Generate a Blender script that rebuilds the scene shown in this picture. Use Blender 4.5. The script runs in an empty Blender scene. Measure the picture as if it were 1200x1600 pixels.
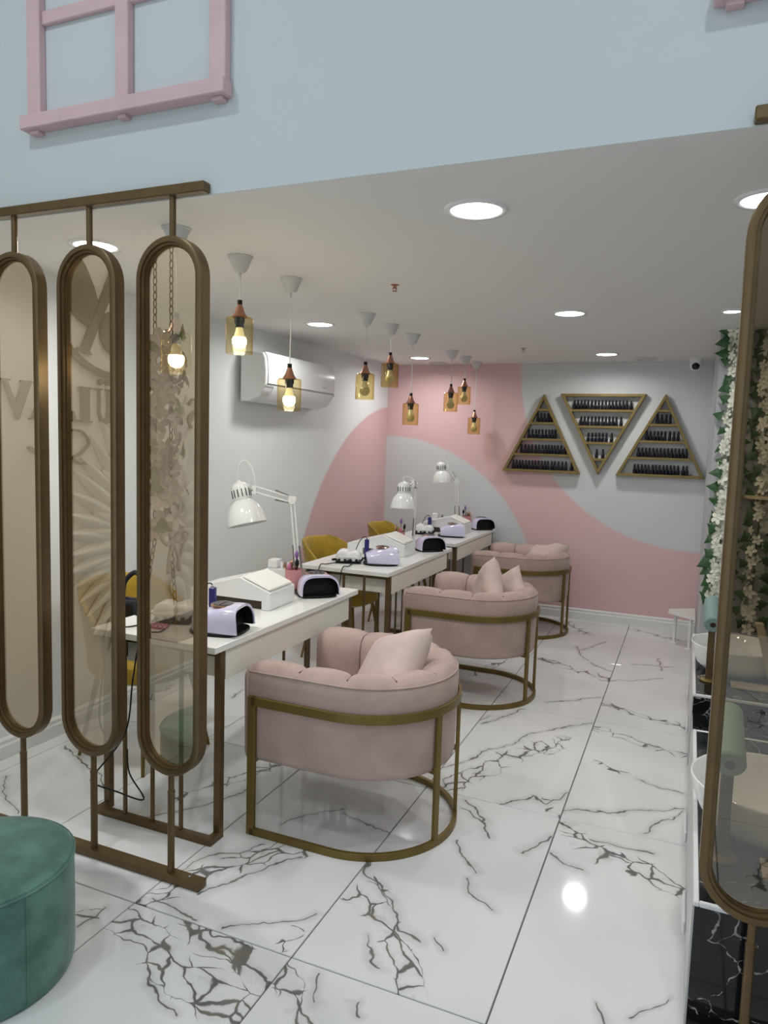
import bpy, math, random
from mathutils import Vector, Matrix
R = math.radians
random.seed(7)
S = bpy.context.scene
COL = S.collection

# ------------------------------------------------------------------ camera
cam = bpy.data.cameras.new('camera')
cam.sensor_fit = 'VERTICAL'; cam.sensor_height = 36.0; cam.sensor_width = 27.0
cam.lens = 36 * 1131.875 / 1600
cam.clip_start = 0.05
cam_o = bpy.data.objects.new('camera', cam); COL.objects.link(cam_o)
YAW, PITCH, ROLL = 0.398006, 0.0957698, 0.0307746
f_ = Vector((-math.sin(YAW)*math.cos(PITCH), math.cos(YAW)*math.cos(PITCH), -math.sin(PITCH)))
r_ = Vector((math.cos(YAW), math.sin(YAW), 0)); u_ = r_.cross(f_)
r2 = math.cos(ROLL)*r_ + math.sin(ROLL)*u_; u2 = -math.sin(ROLL)*r_ + math.cos(ROLL)*u_
cam_o.matrix_world = Matrix((( r2.x, u2.x, -f_.x, 0), (r2.y, u2.y, -f_.y, 0), (r2.z, u2.z, -f_.z, 1.55), (0, 0, 0, 1)))
S.camera = cam_o

# ------------------------------------------------------------------ world, daylight, exposure
world = bpy.data.worlds.new('world'); S.world = world; world.use_nodes = True
bg = world.node_tree.nodes['Background']
bg.inputs[0].default_value = (0.78, 0.90, 1.0, 1); bg.inputs[1].default_value = 1.7
S.view_settings.view_transform = 'Standard'; S.view_settings.look = 'None'
S.view_settings.gamma = 1.0; S.view_settings.use_curve_mapping = False
S.view_settings.exposure = 0.26
DOWNLIGHT_W = 4.8
FRONT_W = 10.0
pl = bpy.data.lights.new('daylight_portal', 'AREA'); pl.shape = 'RECTANGLE'; pl.size = 2.8; pl.size_y = 3.3
pl.cycles.is_portal = True
plo = bpy.data.objects.new('daylight_portal', pl); COL.objects.link(plo)
plo.location = (-1.3, -2.98, 1.75); plo.rotation_euler = (R(90), 0, 0)

# ------------------------------------------------------------------ node and material helpers
def newmat(name):
    m = bpy.data.materials.new(name); m.use_nodes = True
    nt = m.node_tree; nt.nodes.clear()
    out = nt.nodes.new('ShaderNodeOutputMaterial')
    return m, nt, out
def nd(nt, t, **kw):
    n = nt.nodes.new(t)
    for k, v in kw.items():
        if k == 'ins':
            for i, x in v.items():
                if hasattr(x, 'links'): nt.links.new(x, n.inputs[i])
                else: n.inputs[i].default_value = x
        else: setattr(n, k, v)
    return n
def math_(nt, op, a, b=0.0, c=None):
    ins = {0: a, 1: b}
    if c is not None: ins[2] = c
    return nd(nt, 'ShaderNodeMath', operation=op, ins=ins).outputs[0]
def c4(c): return (c[0], c[1], c[2], 1.0)
def pm(name, col, rough=0.5, metal=0.0, var=0.0, vscale=6.0, bump=0.0, bscale=120.0, sheen=0.0, coat=0.0, emit=None, est=0.0, col2=None, spec=0.5):
    m, nt, out = newmat(name)
    b = nd(nt, 'ShaderNodeBsdfPrincipled', ins={'Roughness': rough, 'Metallic': metal, 'Specular IOR Level': spec})
    tc = nd(nt, 'ShaderNodeTexCoord')
    if var > 0 or col2:
        n = nd(nt, 'ShaderNodeTexNoise', ins={'Vector': tc.outputs['Object'], 'Scale': vscale, 'Detail': 4.0, 'Roughness': 0.55})
        d = col2 or tuple(x*(1-var) for x in col)
        r = nd(nt, 'ShaderNodeValToRGB', ins={0: n.outputs[0]})
        r.color_ramp.elements[0].position = 0.36; r.color_ramp.elements[1].position = 0.64
        r.color_ramp.elements[0].color = c4(d); r.color_ramp.elements[1].color = c4(col)
        nt.links.new(r.outputs[0], b.inputs['Base Color'])
    else: b.inputs['Base Color'].default_value = c4(col)
    if bump > 0:
        n = nd(nt, 'ShaderNodeTexNoise', ins={'Vector': tc.outputs['Object'], 'Scale': bscale, 'Detail': 3.0})
        bp = nd(nt, 'ShaderNodeBump', ins={'Strength': bump, 'Distance': 0.01, 'Height': n.outputs[0]})
        nt.links.new(bp.outputs[0], b.inputs['Normal'])
    if sheen: b.inputs['Sheen Weight'].default_value = sheen; b.inputs['Sheen Roughness'].default_value = 0.4
    if coat: b.inputs['Coat Weight'].default_value = coat; b.inputs['Coat Roughness'].default_value = 0.05
    if emit: b.inputs['Emission Color'].default_value = c4(emit); b.inputs['Emission Strength'].default_value = est
    nt.links.new(b.outputs[0], out.inputs[0])
    return m

M = {}
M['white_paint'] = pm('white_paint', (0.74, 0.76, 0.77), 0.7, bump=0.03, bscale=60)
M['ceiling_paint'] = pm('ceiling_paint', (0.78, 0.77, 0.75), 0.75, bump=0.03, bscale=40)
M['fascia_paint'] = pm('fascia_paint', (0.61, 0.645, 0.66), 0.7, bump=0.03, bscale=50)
M['pillar_paint'] = pm('pillar_paint', (0.46, 0.47, 0.48), 0.7)
M['trim_white'] = pm('trim_white', (0.78, 0.78, 0.76), 0.4)
M['bronze'] = pm('bronze', (0.150, 0.098, 0.042), 0.36, 0.55, var=0.15, vscale=20)
M['gold_bar'] = pm('gold_bar', (0.185, 0.128, 0.030), 0.38, 0.5, var=0.12, vscale=14)
M['shelf_gold'] = pm('shelf_gold', (0.23, 0.165, 0.055), 0.42, 0.4, var=0.15, vscale=18)
M['pink_velvet'] = pm('pink_velvet', (0.465, 0.338, 0.302), 0.75, var=0.16, vscale=7, bump=0.05, bscale=300, sheen=0.18)
M['pink_velvet_light'] = pm('pink_velvet_light', (0.58, 0.45, 0.41), 0.75, var=0.10, vscale=9, sheen=0.2)
M['green_velvet'] = pm('green_velvet', (0.105, 0.235, 0.190), 0.7, col2=(0.050, 0.130, 0.105), vscale=9, bump=0.05, bscale=250, sheen=0.35)
M['mustard_velvet'] = pm('mustard_velvet', (0.42, 0.27, 0.012), 0.7, var=0.35, vscale=8, sheen=0.2)
M['pink_wood'] = pm('pink_wood', (0.70, 0.49, 0.52), 0.6, var=0.08, vscale=10, bump=0.1, bscale=30)
M['desk_white'] = pm('desk_white', (0.80, 0.80, 0.77), 0.22)
M['desk_cream'] = pm('desk_cream', (0.74, 0.71, 0.63), 0.4)
M['plastic_white'] = pm('plastic_white', (0.82, 0.82, 0.82), 0.25)
M['plastic_lilac'] = pm('plastic_lilac', (0.66, 0.63, 0.84), 0.12, coat=0.5)
M['pad_white'] = pm('pad_white', (0.78, 0.77, 0.72), 0.5, bump=0.04)
M['black'] = pm('black', (0.008, 0.008, 0.009), 0.4, spec=0.2)
M['black_gloss'] = pm('black_gloss', (0.006, 0.006, 0.012), 0.12)
M['polish_black'] = pm('polish_black', (0.006, 0.006, 0.012), 0.32, spec=0.3)
M['cap_black'] = pm('cap_black', (0.012, 0.012, 0.02), 0.3)
M['blue_plastic'] = pm('blue_plastic', (0.02, 0.02, 0.16), 0.35)
M['copper'] = pm('copper', (0.42, 0.20, 0.13), 0.3, 0.75)
M['rose_gold'] = pm('rose_gold', (0.55, 0.33, 0.22), 0.18, 0.9)
M['steel'] = pm('steel', (0.35, 0.35, 0.34), 0.3, 0.9)
M['lamp_white'] = pm('lamp_white', (0.80, 0.81, 0.80), 0.2, coat=0.3)
M['canopy_white'] = pm('canopy_white', (0.62, 0.62, 0.62), 0.45)
M['cord_white'] = pm('cord_white', (0.75, 0.75, 0.75), 0.4)
M['ceramic'] = pm('ceramic', (0.85, 0.85, 0.83), 0.08, coat=0.5)
M['teal_fabric'] = pm('teal_fabric', (0.20, 0.30, 0.285), 0.6)
M['olive_fabric'] = pm('olive_fabric', (0.24, 0.36, 0.26), 0.5)
M['beige_panel'] = pm('beige_panel', (0.62, 0.52, 0.36), 0.35)
M['leaf'] = pm('leaf', (0.035, 0.13, 0.035), 0.45, var=0.5, vscale=12)
M['leaf_pale'] = pm('leaf_pale', (0.22, 0.26, 0.08), 0.5, var=0.3)
M['petal'] = pm('petal', (0.80, 0.80, 0.68), 0.6, var=0.06)
M['petal_pale'] = pm('petal_pale', (0.72, 0.62, 0.56), 0.6, var=0.15)
M['feather_white'] = pm('feather_white', (0.80, 0.78, 0.73), 0.6)
M['sign_gold'] = pm('sign_gold', (0.21, 0.15, 0.04), 0.35, 0.4)
M['acrylic'] = pm('acrylic', (0.75, 0.75, 0.76), 0.1)
M['pink_glass'] = pm('pink_glass', (0.60, 0.27, 0.27), 0.15)
M['brush_purple'] = pm('brush_purple', (0.24, 0.12, 0.35), 0.5)
M['pink_plastic'] = pm('pink_plastic', (0.60, 0.16, 0.30), 0.4)
M['grout'] = pm('grout', (0.10, 0.095, 0.09), 0.8)
M['wood_dark'] = pm('wood_dark', (0.045, 0.022, 0.012), 0.4, var=0.3)
M['aluminium'] = pm('aluminium', (0.80, 0.80, 0.82), 0.3)
M['face_grey'] = pm('face_grey', (0.50, 0.50, 0.50), 0.3)
M['lamp_lit'] = pm('lamp_lit', (1, 1, 1), 0.5, emit=(0.95, 0.98, 1.0), est=9.0)
M['bulb_lit'] = pm('bulb_lit', (1, 1, 1), 0.4, emit=(1.0, 0.93, 0.72), est=14.0)
M['bulb_off'] = pm('bulb_off', (0.60, 0.56, 0.42), 0.2)
M['bulb_neck'] = pm('bulb_neck', (0.80, 0.76, 0.55), 0.4, emit=(1.0, 0.9, 0.55), est=0.35)

def glass_mat(name, tr, gl, rough=0.0):
    m, nt, out = newmat(name)
    t = nd(nt, 'ShaderNodeBsdfTransparent', ins={0: c4(tr)})
    g = nd(nt, 'ShaderNodeBsdfGlossy', ins={0: c4(gl), 'Roughness': rough})
    a = nd(nt, 'ShaderNodeAddShader', ins={0: t.outputs[0], 1: g.outputs[0]})
    nt.links.new(a.outputs[0], out.inputs[0]); return m
def clear_glass(name, tr, ior=1.45):
    m, nt, out = newmat(name)
    lw = nd(nt, 'ShaderNodeLayerWeight', ins={0: 0.5})
    fr = nd(nt, 'ShaderNodeMath', operation='MULTIPLY_ADD', ins={0: math_(nt, 'POWER', lw.outputs['Facing'], 4.0), 1: 0.55, 2: (ior-1)*0.25})
    ed = nd(nt, 'ShaderNodeMix', data_type='RGBA', ins={0: math_(nt, 'POWER', lw.outputs['Facing'], 2.5), 6: c4(tr), 7: c4(tuple(x**5 for x in tr))})   # longer way through the glass at the rim
    t = nd(nt, 'ShaderNodeBsdfTransparent', ins={0: ed.outputs[2]})
    g = nd(nt, 'ShaderNodeBsdfGlossy', ins={0: (1, 1, 1, 1), 'Roughness': 0.03})
    a = nd(nt, 'ShaderNodeMixShader', ins={0: fr.outputs[0], 1: t.outputs[0], 2: g.outputs[0]})
    nt.links.new(a.outputs[0], out.inputs[0]); return m
M['bronze_glass'] = glass_mat('bronze_glass', (0.28, 0.24, 0.19), (0.48, 0.425, 0.34))
M['bronze_glass_dimmed'] = glass_mat('bronze_glass_dimmed', (0.36, 0.31, 0.23), (0.20, 0.19, 0.18))  # same bronze glass, mirror colour lowered to paint in a dimmer reflection
M['amber_glass'] = clear_glass('amber_glass', (0.95, 0.88, 0.66), 1.18)
M['amber_glass_unlit'] = clear_glass('amber_glass_unlit', (0.90, 0.80, 0.52), 1.18)  # same amber glass, its colour darkened for pendants whose bulbs are off
M['window_glass'] = clear_glass('window_glass', (0.92, 0.95, 0.96), 1.2)

def circle_mask(nt, a, b, ca, cb, r, soft=0.012):          # 1 inside a painted disc of the wall mural
    da = math_(nt, 'SUBTRACT', a, ca); db = math_(nt, 'SUBTRACT', b, cb)
    d = math_(nt, 'SQRT', math_(nt, 'ADD', math_(nt, 'MULTIPLY', da, da), math_(nt, 'MULTIPLY', db, db)))
    mr = nd(nt, 'ShaderNodeMapRange', ins={0: d, 1: r - soft, 2: r + soft, 3: 1.0, 4: 0.0}); return mr.outputs[0]
GREY = (0.63, 0.655, 0.66); PALE = (0.80, 0.825, 0.825); PINK = (0.72, 0.49, 0.50); CREAM = (0.84, 0.78, 0.68)
def mural(name, back):
    m, nt, out = newmat(name)
    g = nd(nt, 'ShaderNodeNewGeometry'); s = nd(nt, 'ShaderNodeSeparateXYZ', ins={0: g.outputs['Position']})
    if back:
        c1 = circle_mask(nt, s.outputs[0], s.outputs[2], -2.783, 0.085, 1.533)
        c2 = circle_mask(nt, s.outputs[0], s.outputs[2], 0.060, 2.241, 1.546)
        k = math_(nt, 'MAXIMUM', c1, c2)
        a, b = c4(PINK), c4(GREY)
    else:
        k = circle_mask(nt, s.outputs[1], s.outputs[2], 6.95, -0.115, 2.031)
        a = nd(nt, 'ShaderNodeMix', data_type='RGBA', ins={0: math_(nt, 'LESS_THAN', s.outputs[1], 1.93), 6: c4(PALE), 7: c4(CREAM)}).outputs[2]; b = c4(PINK)
    mx = nd(nt, 'ShaderNodeMix', data_type='RGBA', ins={0: k, 6: a, 7: b})
    bs = nd(nt, 'ShaderNodeBsdfPrincipled', ins={'Base Color': mx.outputs[2], 'Roughness': 0.6})
    n = nd(nt, 'ShaderNodeTexNoise', ins={'Vector': g.outputs['Position'], 'Scale': 55.0})
    bp = nd(nt, 'ShaderNodeBump', ins={'Strength': 0.03, 'Distance': 0.01, 'Height': n.outputs[0]})
    nt.links.new(bp.outputs[0], bs.inputs['Normal'])
    nt.links.new(bs.outputs[0], out.inputs[0]); return m
M['mural_back'] = mural('mural_back', True); M['mural_left'] = mural('mural_left', False)

def black_marble():
    m, nt, out = newmat('black_marble')
    g = nd(nt, 'ShaderNodeNewGeometry')
    n = nd(nt, 'ShaderNodeTexNoise', ins={'Vector': g.outputs['Position'], 'Scale': 3.0, 'Detail': 5.0})
    mv = nd(nt, 'ShaderNodeMix', data_type='VECTOR', ins={0: 0.28, 4: g.outputs['Position'], 5: n.outputs[1]})
    v = nd(nt, 'ShaderNodeTexVoronoi', feature='DISTANCE_TO_EDGE', ins={'Vector': mv.outputs[1], 'Scale': 8.0})
    n2 = nd(nt, 'ShaderNodeTexNoise', ins={'Vector': g.outputs['Position'], 'Scale': 5.0, 'Detail': 6.0, 'Roughness': 0.7})
    w = nd(nt, 'ShaderNodeMapRange', ins={0: n2.outputs[0], 1: 0.46, 2: 0.72, 3: 0.0, 4: 0.055})
    d = math_(nt, 'LESS_THAN', v.outputs['Distance'], w.outputs[0])
    n3 = nd(nt, 'ShaderNodeTexNoise', ins={'Vector': g.outputs['Position'], 'Scale': 40.0, 'Detail': 4.0})
    sp = nd(nt, 'ShaderNodeMapRange', ins={0: n3.outputs[0], 1: 0.45, 2: 0.75, 3: 0.3, 4: 1.0})
    k = math_(nt, 'MULTIPLY', d, sp.outputs[0])
    mx = nd(nt, 'ShaderNodeMix', data_type='RGBA', ins={0: k, 6: (0.008, 0.008, 0.010, 1), 7: (0.50, 0.48, 0.46, 1)})
    b = nd(nt, 'ShaderNodeBsdfPrincipled', ins={'Base Color': mx.outputs[2], 'Roughness': 0.08})
    nt.links.new(b.outputs[0], out.inputs[0]); return m
M['black_marble'] = black_marble()

# white marble of the floor tiles: each tile gets its own veins
SEGS = [
    (1,0.075,-1.57,1.7,-1.38,1.63), (1,0.075,-1.38,1.63,-1.22,1.59), (1,0.075,-1.22,1.59,-1.0,1.54), (1,0.05,-1.37,1.78,-1.18,1.72), (1,0.05,-1.18,1.72,-1.01,1.66), (0,0.012,-1.58,1.83,-1.38,1.79),
    (0,0.012,-1.38,1.79,-1.04,1.68), (0,0.01,-1.33,1.55,-1.24,1.5), (0,0.01,-1.24,1.5,-1.19,1.47), (1,0.05,-1.58,1.8,-1.52,1.98), (1,0.05,-1.52,1.98,-1.44,2.05), (1,0.055,-1.45,2.05,-1.38,2.17),
    (1,0.055,-1.38,2.17,-1.28,2.28), (0,0.012,-1.58,1.98,-1.53,2.14), (0,0.012,-1.53,2.14,-1.42,2.29), (0,0.014,-1.46,1.9,-1.36,2.06), (0,0.014,-1.36,2.06,-1.26,2.25), (0,0.01,-1.26,1.8,-1.13,1.89),
    (0,0.01,-1.13,1.89,-1.02,2.01), (1,0.03,-1.05,1.81,-1.05,1.9), (1,0.045,-1.94,2.43,-1.86,2.6), (1,0.045,-1.86,2.6,-1.72,2.89), (0,0.012,-1.95,2.22,-1.83,2.38), (0,0.012,-1.83,2.38,-1.71,2.63),
    (1,0.055,-0.96,2.16,-0.86,2.08), (1,0.055,-0.86,2.08,-0.78,2.01), (1,0.055,-0.78,2.01,-0.63,1.8), (0,0.016,-1.0,2.32,-0.81,2.1), (0,0.016,-0.81,2.1,-0.75,2.02), (0,0.016,-0.75,2.02,-0.69,2.02),
    (1,0.03,-1.0,2.32,-0.86,2.15), (0,0.012,-0.73,2.62,-0.63,2.46), (0,0.014,-0.65,2.41,-0.6,2.33), (0,0.014,-0.6,2.33,-0.49,2.29), (0,0.016,-0.51,2.64,-0.42,2.82), (0,0.01,-0.86,1.96,-0.76,1.85),
    (0,0.01,-0.65,2.07,-0.6,2.02), (0,0.016,-0.81,2.96,-0.68,2.79), (0,0.016,-0.68,2.79,-0.63,2.72), (0,0.012,-0.81,2.87,-0.69,2.81), (0,0.014,-0.66,2.99,-0.56,3.12), (0,0.014,-0.56,3.12,-0.47,3.09),
    (0,0.014,-0.47,3.09,-0.42,3.21), (1,0.03,-0.49,3.12,-0.41,2.95), (1,0.05,-1.0,1.72,-0.85,1.59), (0,0.016,-0.9,1.78,-0.84,1.67), (0,0.008,-0.76,1.72,-0.73,1.68), (0,0.01,-0.15,2.0,-0.12,1.93),
    (1,0.06,-0.41,2.96,-0.23,2.77), (1,0.06,-0.23,2.77,-0.09,2.75), (1,0.06,-0.09,2.75,0.07,2.66), (0,0.013,-0.27,2.87,-0.15,2.86), (0,0.013,-0.15,2.86,-0.05,2.87), (0,0.015,-0.4,2.69,-0.33,2.65),
    (0,0.015,-0.33,2.65,-0.26,2.64), (0,0.008,0.04,2.09,-0.07,1.98), (0,0.012,-0.4,3.06,-0.23,3.14), (0,0.012,-0.23,3.14,0.06,3.3), (0,0.012,0.06,3.27,-0.02,3.1), (0,0.012,-0.02,3.1,-0.08,3.02),
    (1,0.025,-0.36,3.64,-0.14,3.52), (0,0.01,-0.17,3.54,0.09,3.44), (1,0.05,-0.4,4.08,-0.19,3.99), (1,0.05,-0.19,3.99,0.08,3.93), (1,0.05,-0.41,4.5,-0.18,4.41), (1,0.05,-0.18,4.41,0.08,4.33),
    (0,0.01,-0.42,4.96,-0.08,5.21), (0,0.012,-0.29,5.47,-0.03,5.53), (1,0.05,-0.39,6.56,-0.15,6.43), (1,0.05,-0.15,6.43,0.07,6.29), (0,0.012,-0.12,5.69,-0.09,5.29), (1,0.065,-0.91,3.05,-0.81,3.35),
    (1,0.065,-0.81,3.35,-0.63,3.7), (0,0.012,-1.01,3.21,-0.88,3.44), (0,0.012,-0.88,3.44,-0.67,3.86), (0,0.012,-0.67,3.86,-0.43,4.17), (0,0.014,-0.97,3.84,-0.73,4.36), (0,0.014,-0.73,4.36,-0.42,4.61),
    (1,0.05,-0.95,5.29,-0.67,5.13), (1,0.05,-0.67,5.13,-0.42,5.0), (0,0.014,-0.74,5.74,-0.59,5.34), (0,0.014,-0.59,5.34,-0.42,5.19), (1,0.05,-0.93,6.51,-0.69,6.15), (0,0.012,-0.7,5.65,-0.52,6.0),
    (0,0.012,-2.77,2.23,-2.61,2.13), (0,0.012,-2.61,2.13,-2.44,2.02), (0,0.014,-2.77,2.59,-2.48,2.47), (0,0.014,-2.48,2.47,-2.38,2.45), (0,0.014,-2.38,2.45,-2.22,2.34), (0,0.012,-1.43,2.42,-1.33,2.57),
    (0,0.012,-1.33,2.57,-1.27,2.65), (0,0.012,-1.25,2.61,-1.0,2.54), (1,0.05,-1.47,2.14,-1.35,2.29), (1,0.05,-1.24,3.38,-1.13,3.68), (0,0.012,-1.04,3.82,-0.97,3.97), (1,0.04,-1.26,4.65,-1.15,5.12),
    (0,0.012,-1.68,1.61,-1.67,1.73), (1,0.03,-1.72,1.65,-1.68,1.69), (1,0.05,-1.82,2.96,-2.07,3.5), (0,0.012,-2.45,3.54,-2.44,3.95), (1,0.04,-0.57,3.64,-0.54,3.88),
]
def seg_group():
    g = bpy.data.node_groups.new('vein_segment', 'ShaderNodeTree')
    for n, t in (('P', 'NodeSocketVector'), ('A', 'NodeSocketVector'), ('B', 'NodeSocketVector'), ('W', 'NodeSocketFloat'), ('D0', 'NodeSocketFloat')):
        g.interface.new_socket(n, in_out='INPUT', socket_type=t)
    g.interface.new_socket('D', in_out='OUTPUT', socket_type='NodeSocketFloat')
    gi = g.nodes.new('NodeGroupInput'); go = g.nodes.new('NodeGroupOutput')
    def vm(op, a, b=None, s=None):
        n = g.nodes.new('ShaderNodeVectorMath'); n.operation = op
        g.links.new(a, n.inputs[0])
        if b is not None: g.links.new(b, n.inputs[1])
        if s is not None: g.links.new(s, n.inputs['Scale'])
        return n
    pa = vm('SUBTRACT', gi.outputs['P'], gi.outputs['A']).outputs[0]
    ba = vm('SUBTRACT', gi.outputs['B'], gi.outputs['A']).outputs[0]
    dp = vm('DOT_PRODUCT', pa, ba).outputs['Value']; dd = vm('DOT_PRODUCT', ba, ba).outputs['Value']
    dv = g.nodes.new('ShaderNodeMath'); dv.operation = 'DIVIDE'; dv.use_clamp = True
    g.links.new(dp, dv.inputs[0]); g.links.new(dd, dv.inputs[1])
    q = vm('SCALE', ba, s=dv.outputs[0]).outputs[0]
    l = vm('SUBTRACT', pa, q).outputs[0]; ln = vm('LENGTH', l).outputs['Value']
    w = g.nodes.new('ShaderNodeMath'); w.operation = 'DIVIDE'; g.links.new(ln, w.inputs[0]); g.links.new(gi.outputs['W'], w.inputs[1])
    mn = g.nodes.new('ShaderNodeMath'); mn.operation = 'MINIMUM'; g.links.new(w.outputs[0], mn.inputs[0]); g.links.new(gi.outputs['D0'], mn.inputs[1])
    g.links.new(mn.outputs[0], go.inputs[0]); return g
SEG = seg_group()
def tile_mat(name, segs, seed):
    m, nt, out = newmat(name)
    g = nd(nt, 'ShaderNodeNewGeometry'); P = g.outputs['Position']
    flat = nd(nt, 'ShaderNodeVectorMath', operation='MULTIPLY', ins={0: P, 1: (1, 1, 0)}).outputs[0]
    n1 = nd(nt, 'ShaderNodeTexNoise', ins={'Vector': flat, 'Scale': 5.0, 'Detail': 3.0, 'Roughness': 0.55})
    off = nd(nt, 'ShaderNodeVectorMath', operation='SUBTRACT', ins={0: n1.outputs['Color'], 1: (0.5, 0.5, 0.5)}).outputs[0]
    sc = nd(nt, 'ShaderNodeVectorMath', operation='SCALE', ins={0: off}); sc.inputs['Scale'].default_value = 0.15
    Q = nd(nt, 'ShaderNodeVectorMath', operation='ADD', ins={0: flat, 1: sc.outputs[0]}).outputs[0]
    Q = nd(nt, 'ShaderNodeVectorMath', operation='MULTIPLY', ins={0: Q, 1: (1, 1, 0)}).outputs[0]
    dl = db = 9.0
    for t, w, x0, y0, x1, y1 in segs:
        n = nd(nt, 'ShaderNodeGroup'); n.node_tree = SEG
        nt.links.new(Q, n.inputs['P']); n.inputs['A'].default_value = (x0, y0, 0); n.inputs['B'].default_value = (x1, y1, 0)
        n.inputs['W'].default_value = w
        prev = db if t else dl
        if hasattr(prev, 'links'): nt.links.new(prev, n.inputs['D0'])
        else: n.inputs['D0'].default_value = prev
        if t: db = n.outputs[0]
        else: dl = n.outputs[0]
    k = None
    n2 = nd(nt, 'ShaderNodeTexNoise', ins={'Vector': flat, 'Scale': 11.0, 'Detail': 4.0, 'Roughness': 0.6}).outputs[0]
    if hasattr(dl, 'links'):
        wid = nd(nt, 'ShaderNodeMapRange', ins={0: n2, 1: 0.3, 2: 0.7, 3: 0.25, 4: 1.0}).outputs[0]
        core = nd(nt, 'ShaderNodeMapRange', ins={0: math_(nt, 'DIVIDE', dl, wid), 1: 0.15, 2: 0.75, 3: 0.9, 4: 0.0}).outputs[0]
        halo = nd(nt, 'ShaderNodeMapRange', ins={0: dl, 1: 0.3, 2: 2.6, 3: 0.20, 4: 0.0}).outputs[0]
        k = math_(nt, 'MAXIMUM', core, halo)
    if hasattr(db, 'links'):
        mk = nd(nt, 'ShaderNodeMapRange', ins={0: db, 1: 0.35, 2: 1.1, 3: 1.0, 4: 0.0}).outputs[0]
        sx = sum(math.cos(2*math.atan2(y1-y0, x1-x0)) for t, w, x0, y0, x1, y1 in segs if t); sy = sum(math.sin(2*math.atan2(y1-y0, x1-x0)) for t, w, x0, y0, x1, y1 in segs if t)
        vr = nd(nt, 'ShaderNodeVectorRotate', rotation_type='Z_AXIS', ins={'Vector': Q, 'Angle': -0.5*math.atan2(sy, sx)})
        vq = nd(nt, 'ShaderNodeVectorMath', operation='MULTIPLY', ins={0: vr.outputs[0], 1: (0.62, 1.25, 1.0)}).outputs[0]
        vo = nd(nt, 'ShaderNodeTexVoronoi', feature='DISTANCE_TO_EDGE', ins={'Vector': vq, 'Scale': 13.0}).outputs['Distance']
        th = math_(nt, 'MULTIPLY', mk, nd(nt, 'ShaderNodeMapRange', ins={0: n2, 1: 0.35, 2: 0.68, 3: 0.022, 4: 0.125}).outputs[0])
        cr = nd(nt, 'ShaderNodeMapRange', ins={0: math_(nt, 'DIVIDE', vo, math_(nt, 'ADD', th, 0.0001)), 1: 0.45, 2: 1.0, 3: 0.88, 4: 0.0}).outputs[0]
        cr = math_(nt, 'MULTIPLY', cr, nd(nt, 'ShaderNodeMapRange', ins={0: mk, 1: 0.0, 2: 0.35, 3: 0.0, 4: 1.0}).outputs[0])
        bl = math_(nt, 'MULTIPLY', mk, nd(nt, 'ShaderNodeMapRange', ins={0: n2, 1: 0.52, 2: 0.78, 3: 0.0, 4: 0.5}).outputs[0])
        cr = math_(nt, 'MAXIMUM', cr, bl)
        gh = nd(nt, 'ShaderNodeMapRange', ins={0: vo, 1: 0.0, 2: 0.22, 3: 0.30, 4: 0.0}).outputs[0]
        cr = math_(nt, 'MAXIMUM', cr, math_(nt, 'MULTIPLY', math_(nt, 'MULTIPLY', gh, mk), nd(nt, 'ShaderNodeMapRange', ins={0: n2, 1: 0.4, 2: 0.6, 3: 0.2, 4: 1.0}).outputs[0]))
        k = cr if k is None else math_(nt, 'MAXIMUM', k, cr)
    cl = nd(nt, 'ShaderNodeTexNoise', ins={'Vector': flat, 'Scale': 1.6, 'Detail': 3.0}).outputs[0]
    base = nd(nt, 'ShaderNodeMix', data_type='RGBA', ins={0: nd(nt, 'ShaderNodeMapRange', ins={0: cl, 1: 0.4, 2: 0.7, 3: 0.0, 4: 1.0}).outputs[0], 6: (0.74, 0.74, 0.735, 1), 7: (0.66, 0.665, 0.665, 1)}).outputs[2]
    if k is not None:
        n3 = nd(nt, 'ShaderNodeTexNoise', ins={'Vector': flat, 'Scale': 9.0}).outputs[0]
        vc = nd(nt, 'ShaderNodeMix', data_type='RGBA', ins={0: nd(nt, 'ShaderNodeMapRange', ins={0: n3, 1: 0.45, 2: 0.65, 3: 0.0, 4: 1.0}).outputs[0], 6: (0.06, 0.06, 0.056, 1), 7: (0.13, 0.105, 0.07, 1)}).outputs[2]
        base = nd(nt, 'ShaderNodeMix', data_type='RGBA', ins={0: k, 6: base, 7: vc}).outputs[2]
    b = nd(nt, 'ShaderNodeBsdfPrincipled', ins={'Base Color': base, 'Roughness': 0.07, 'IOR': 1.5})
    nt.links.new(b.outputs[0], out.inputs[0]); return m

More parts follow.
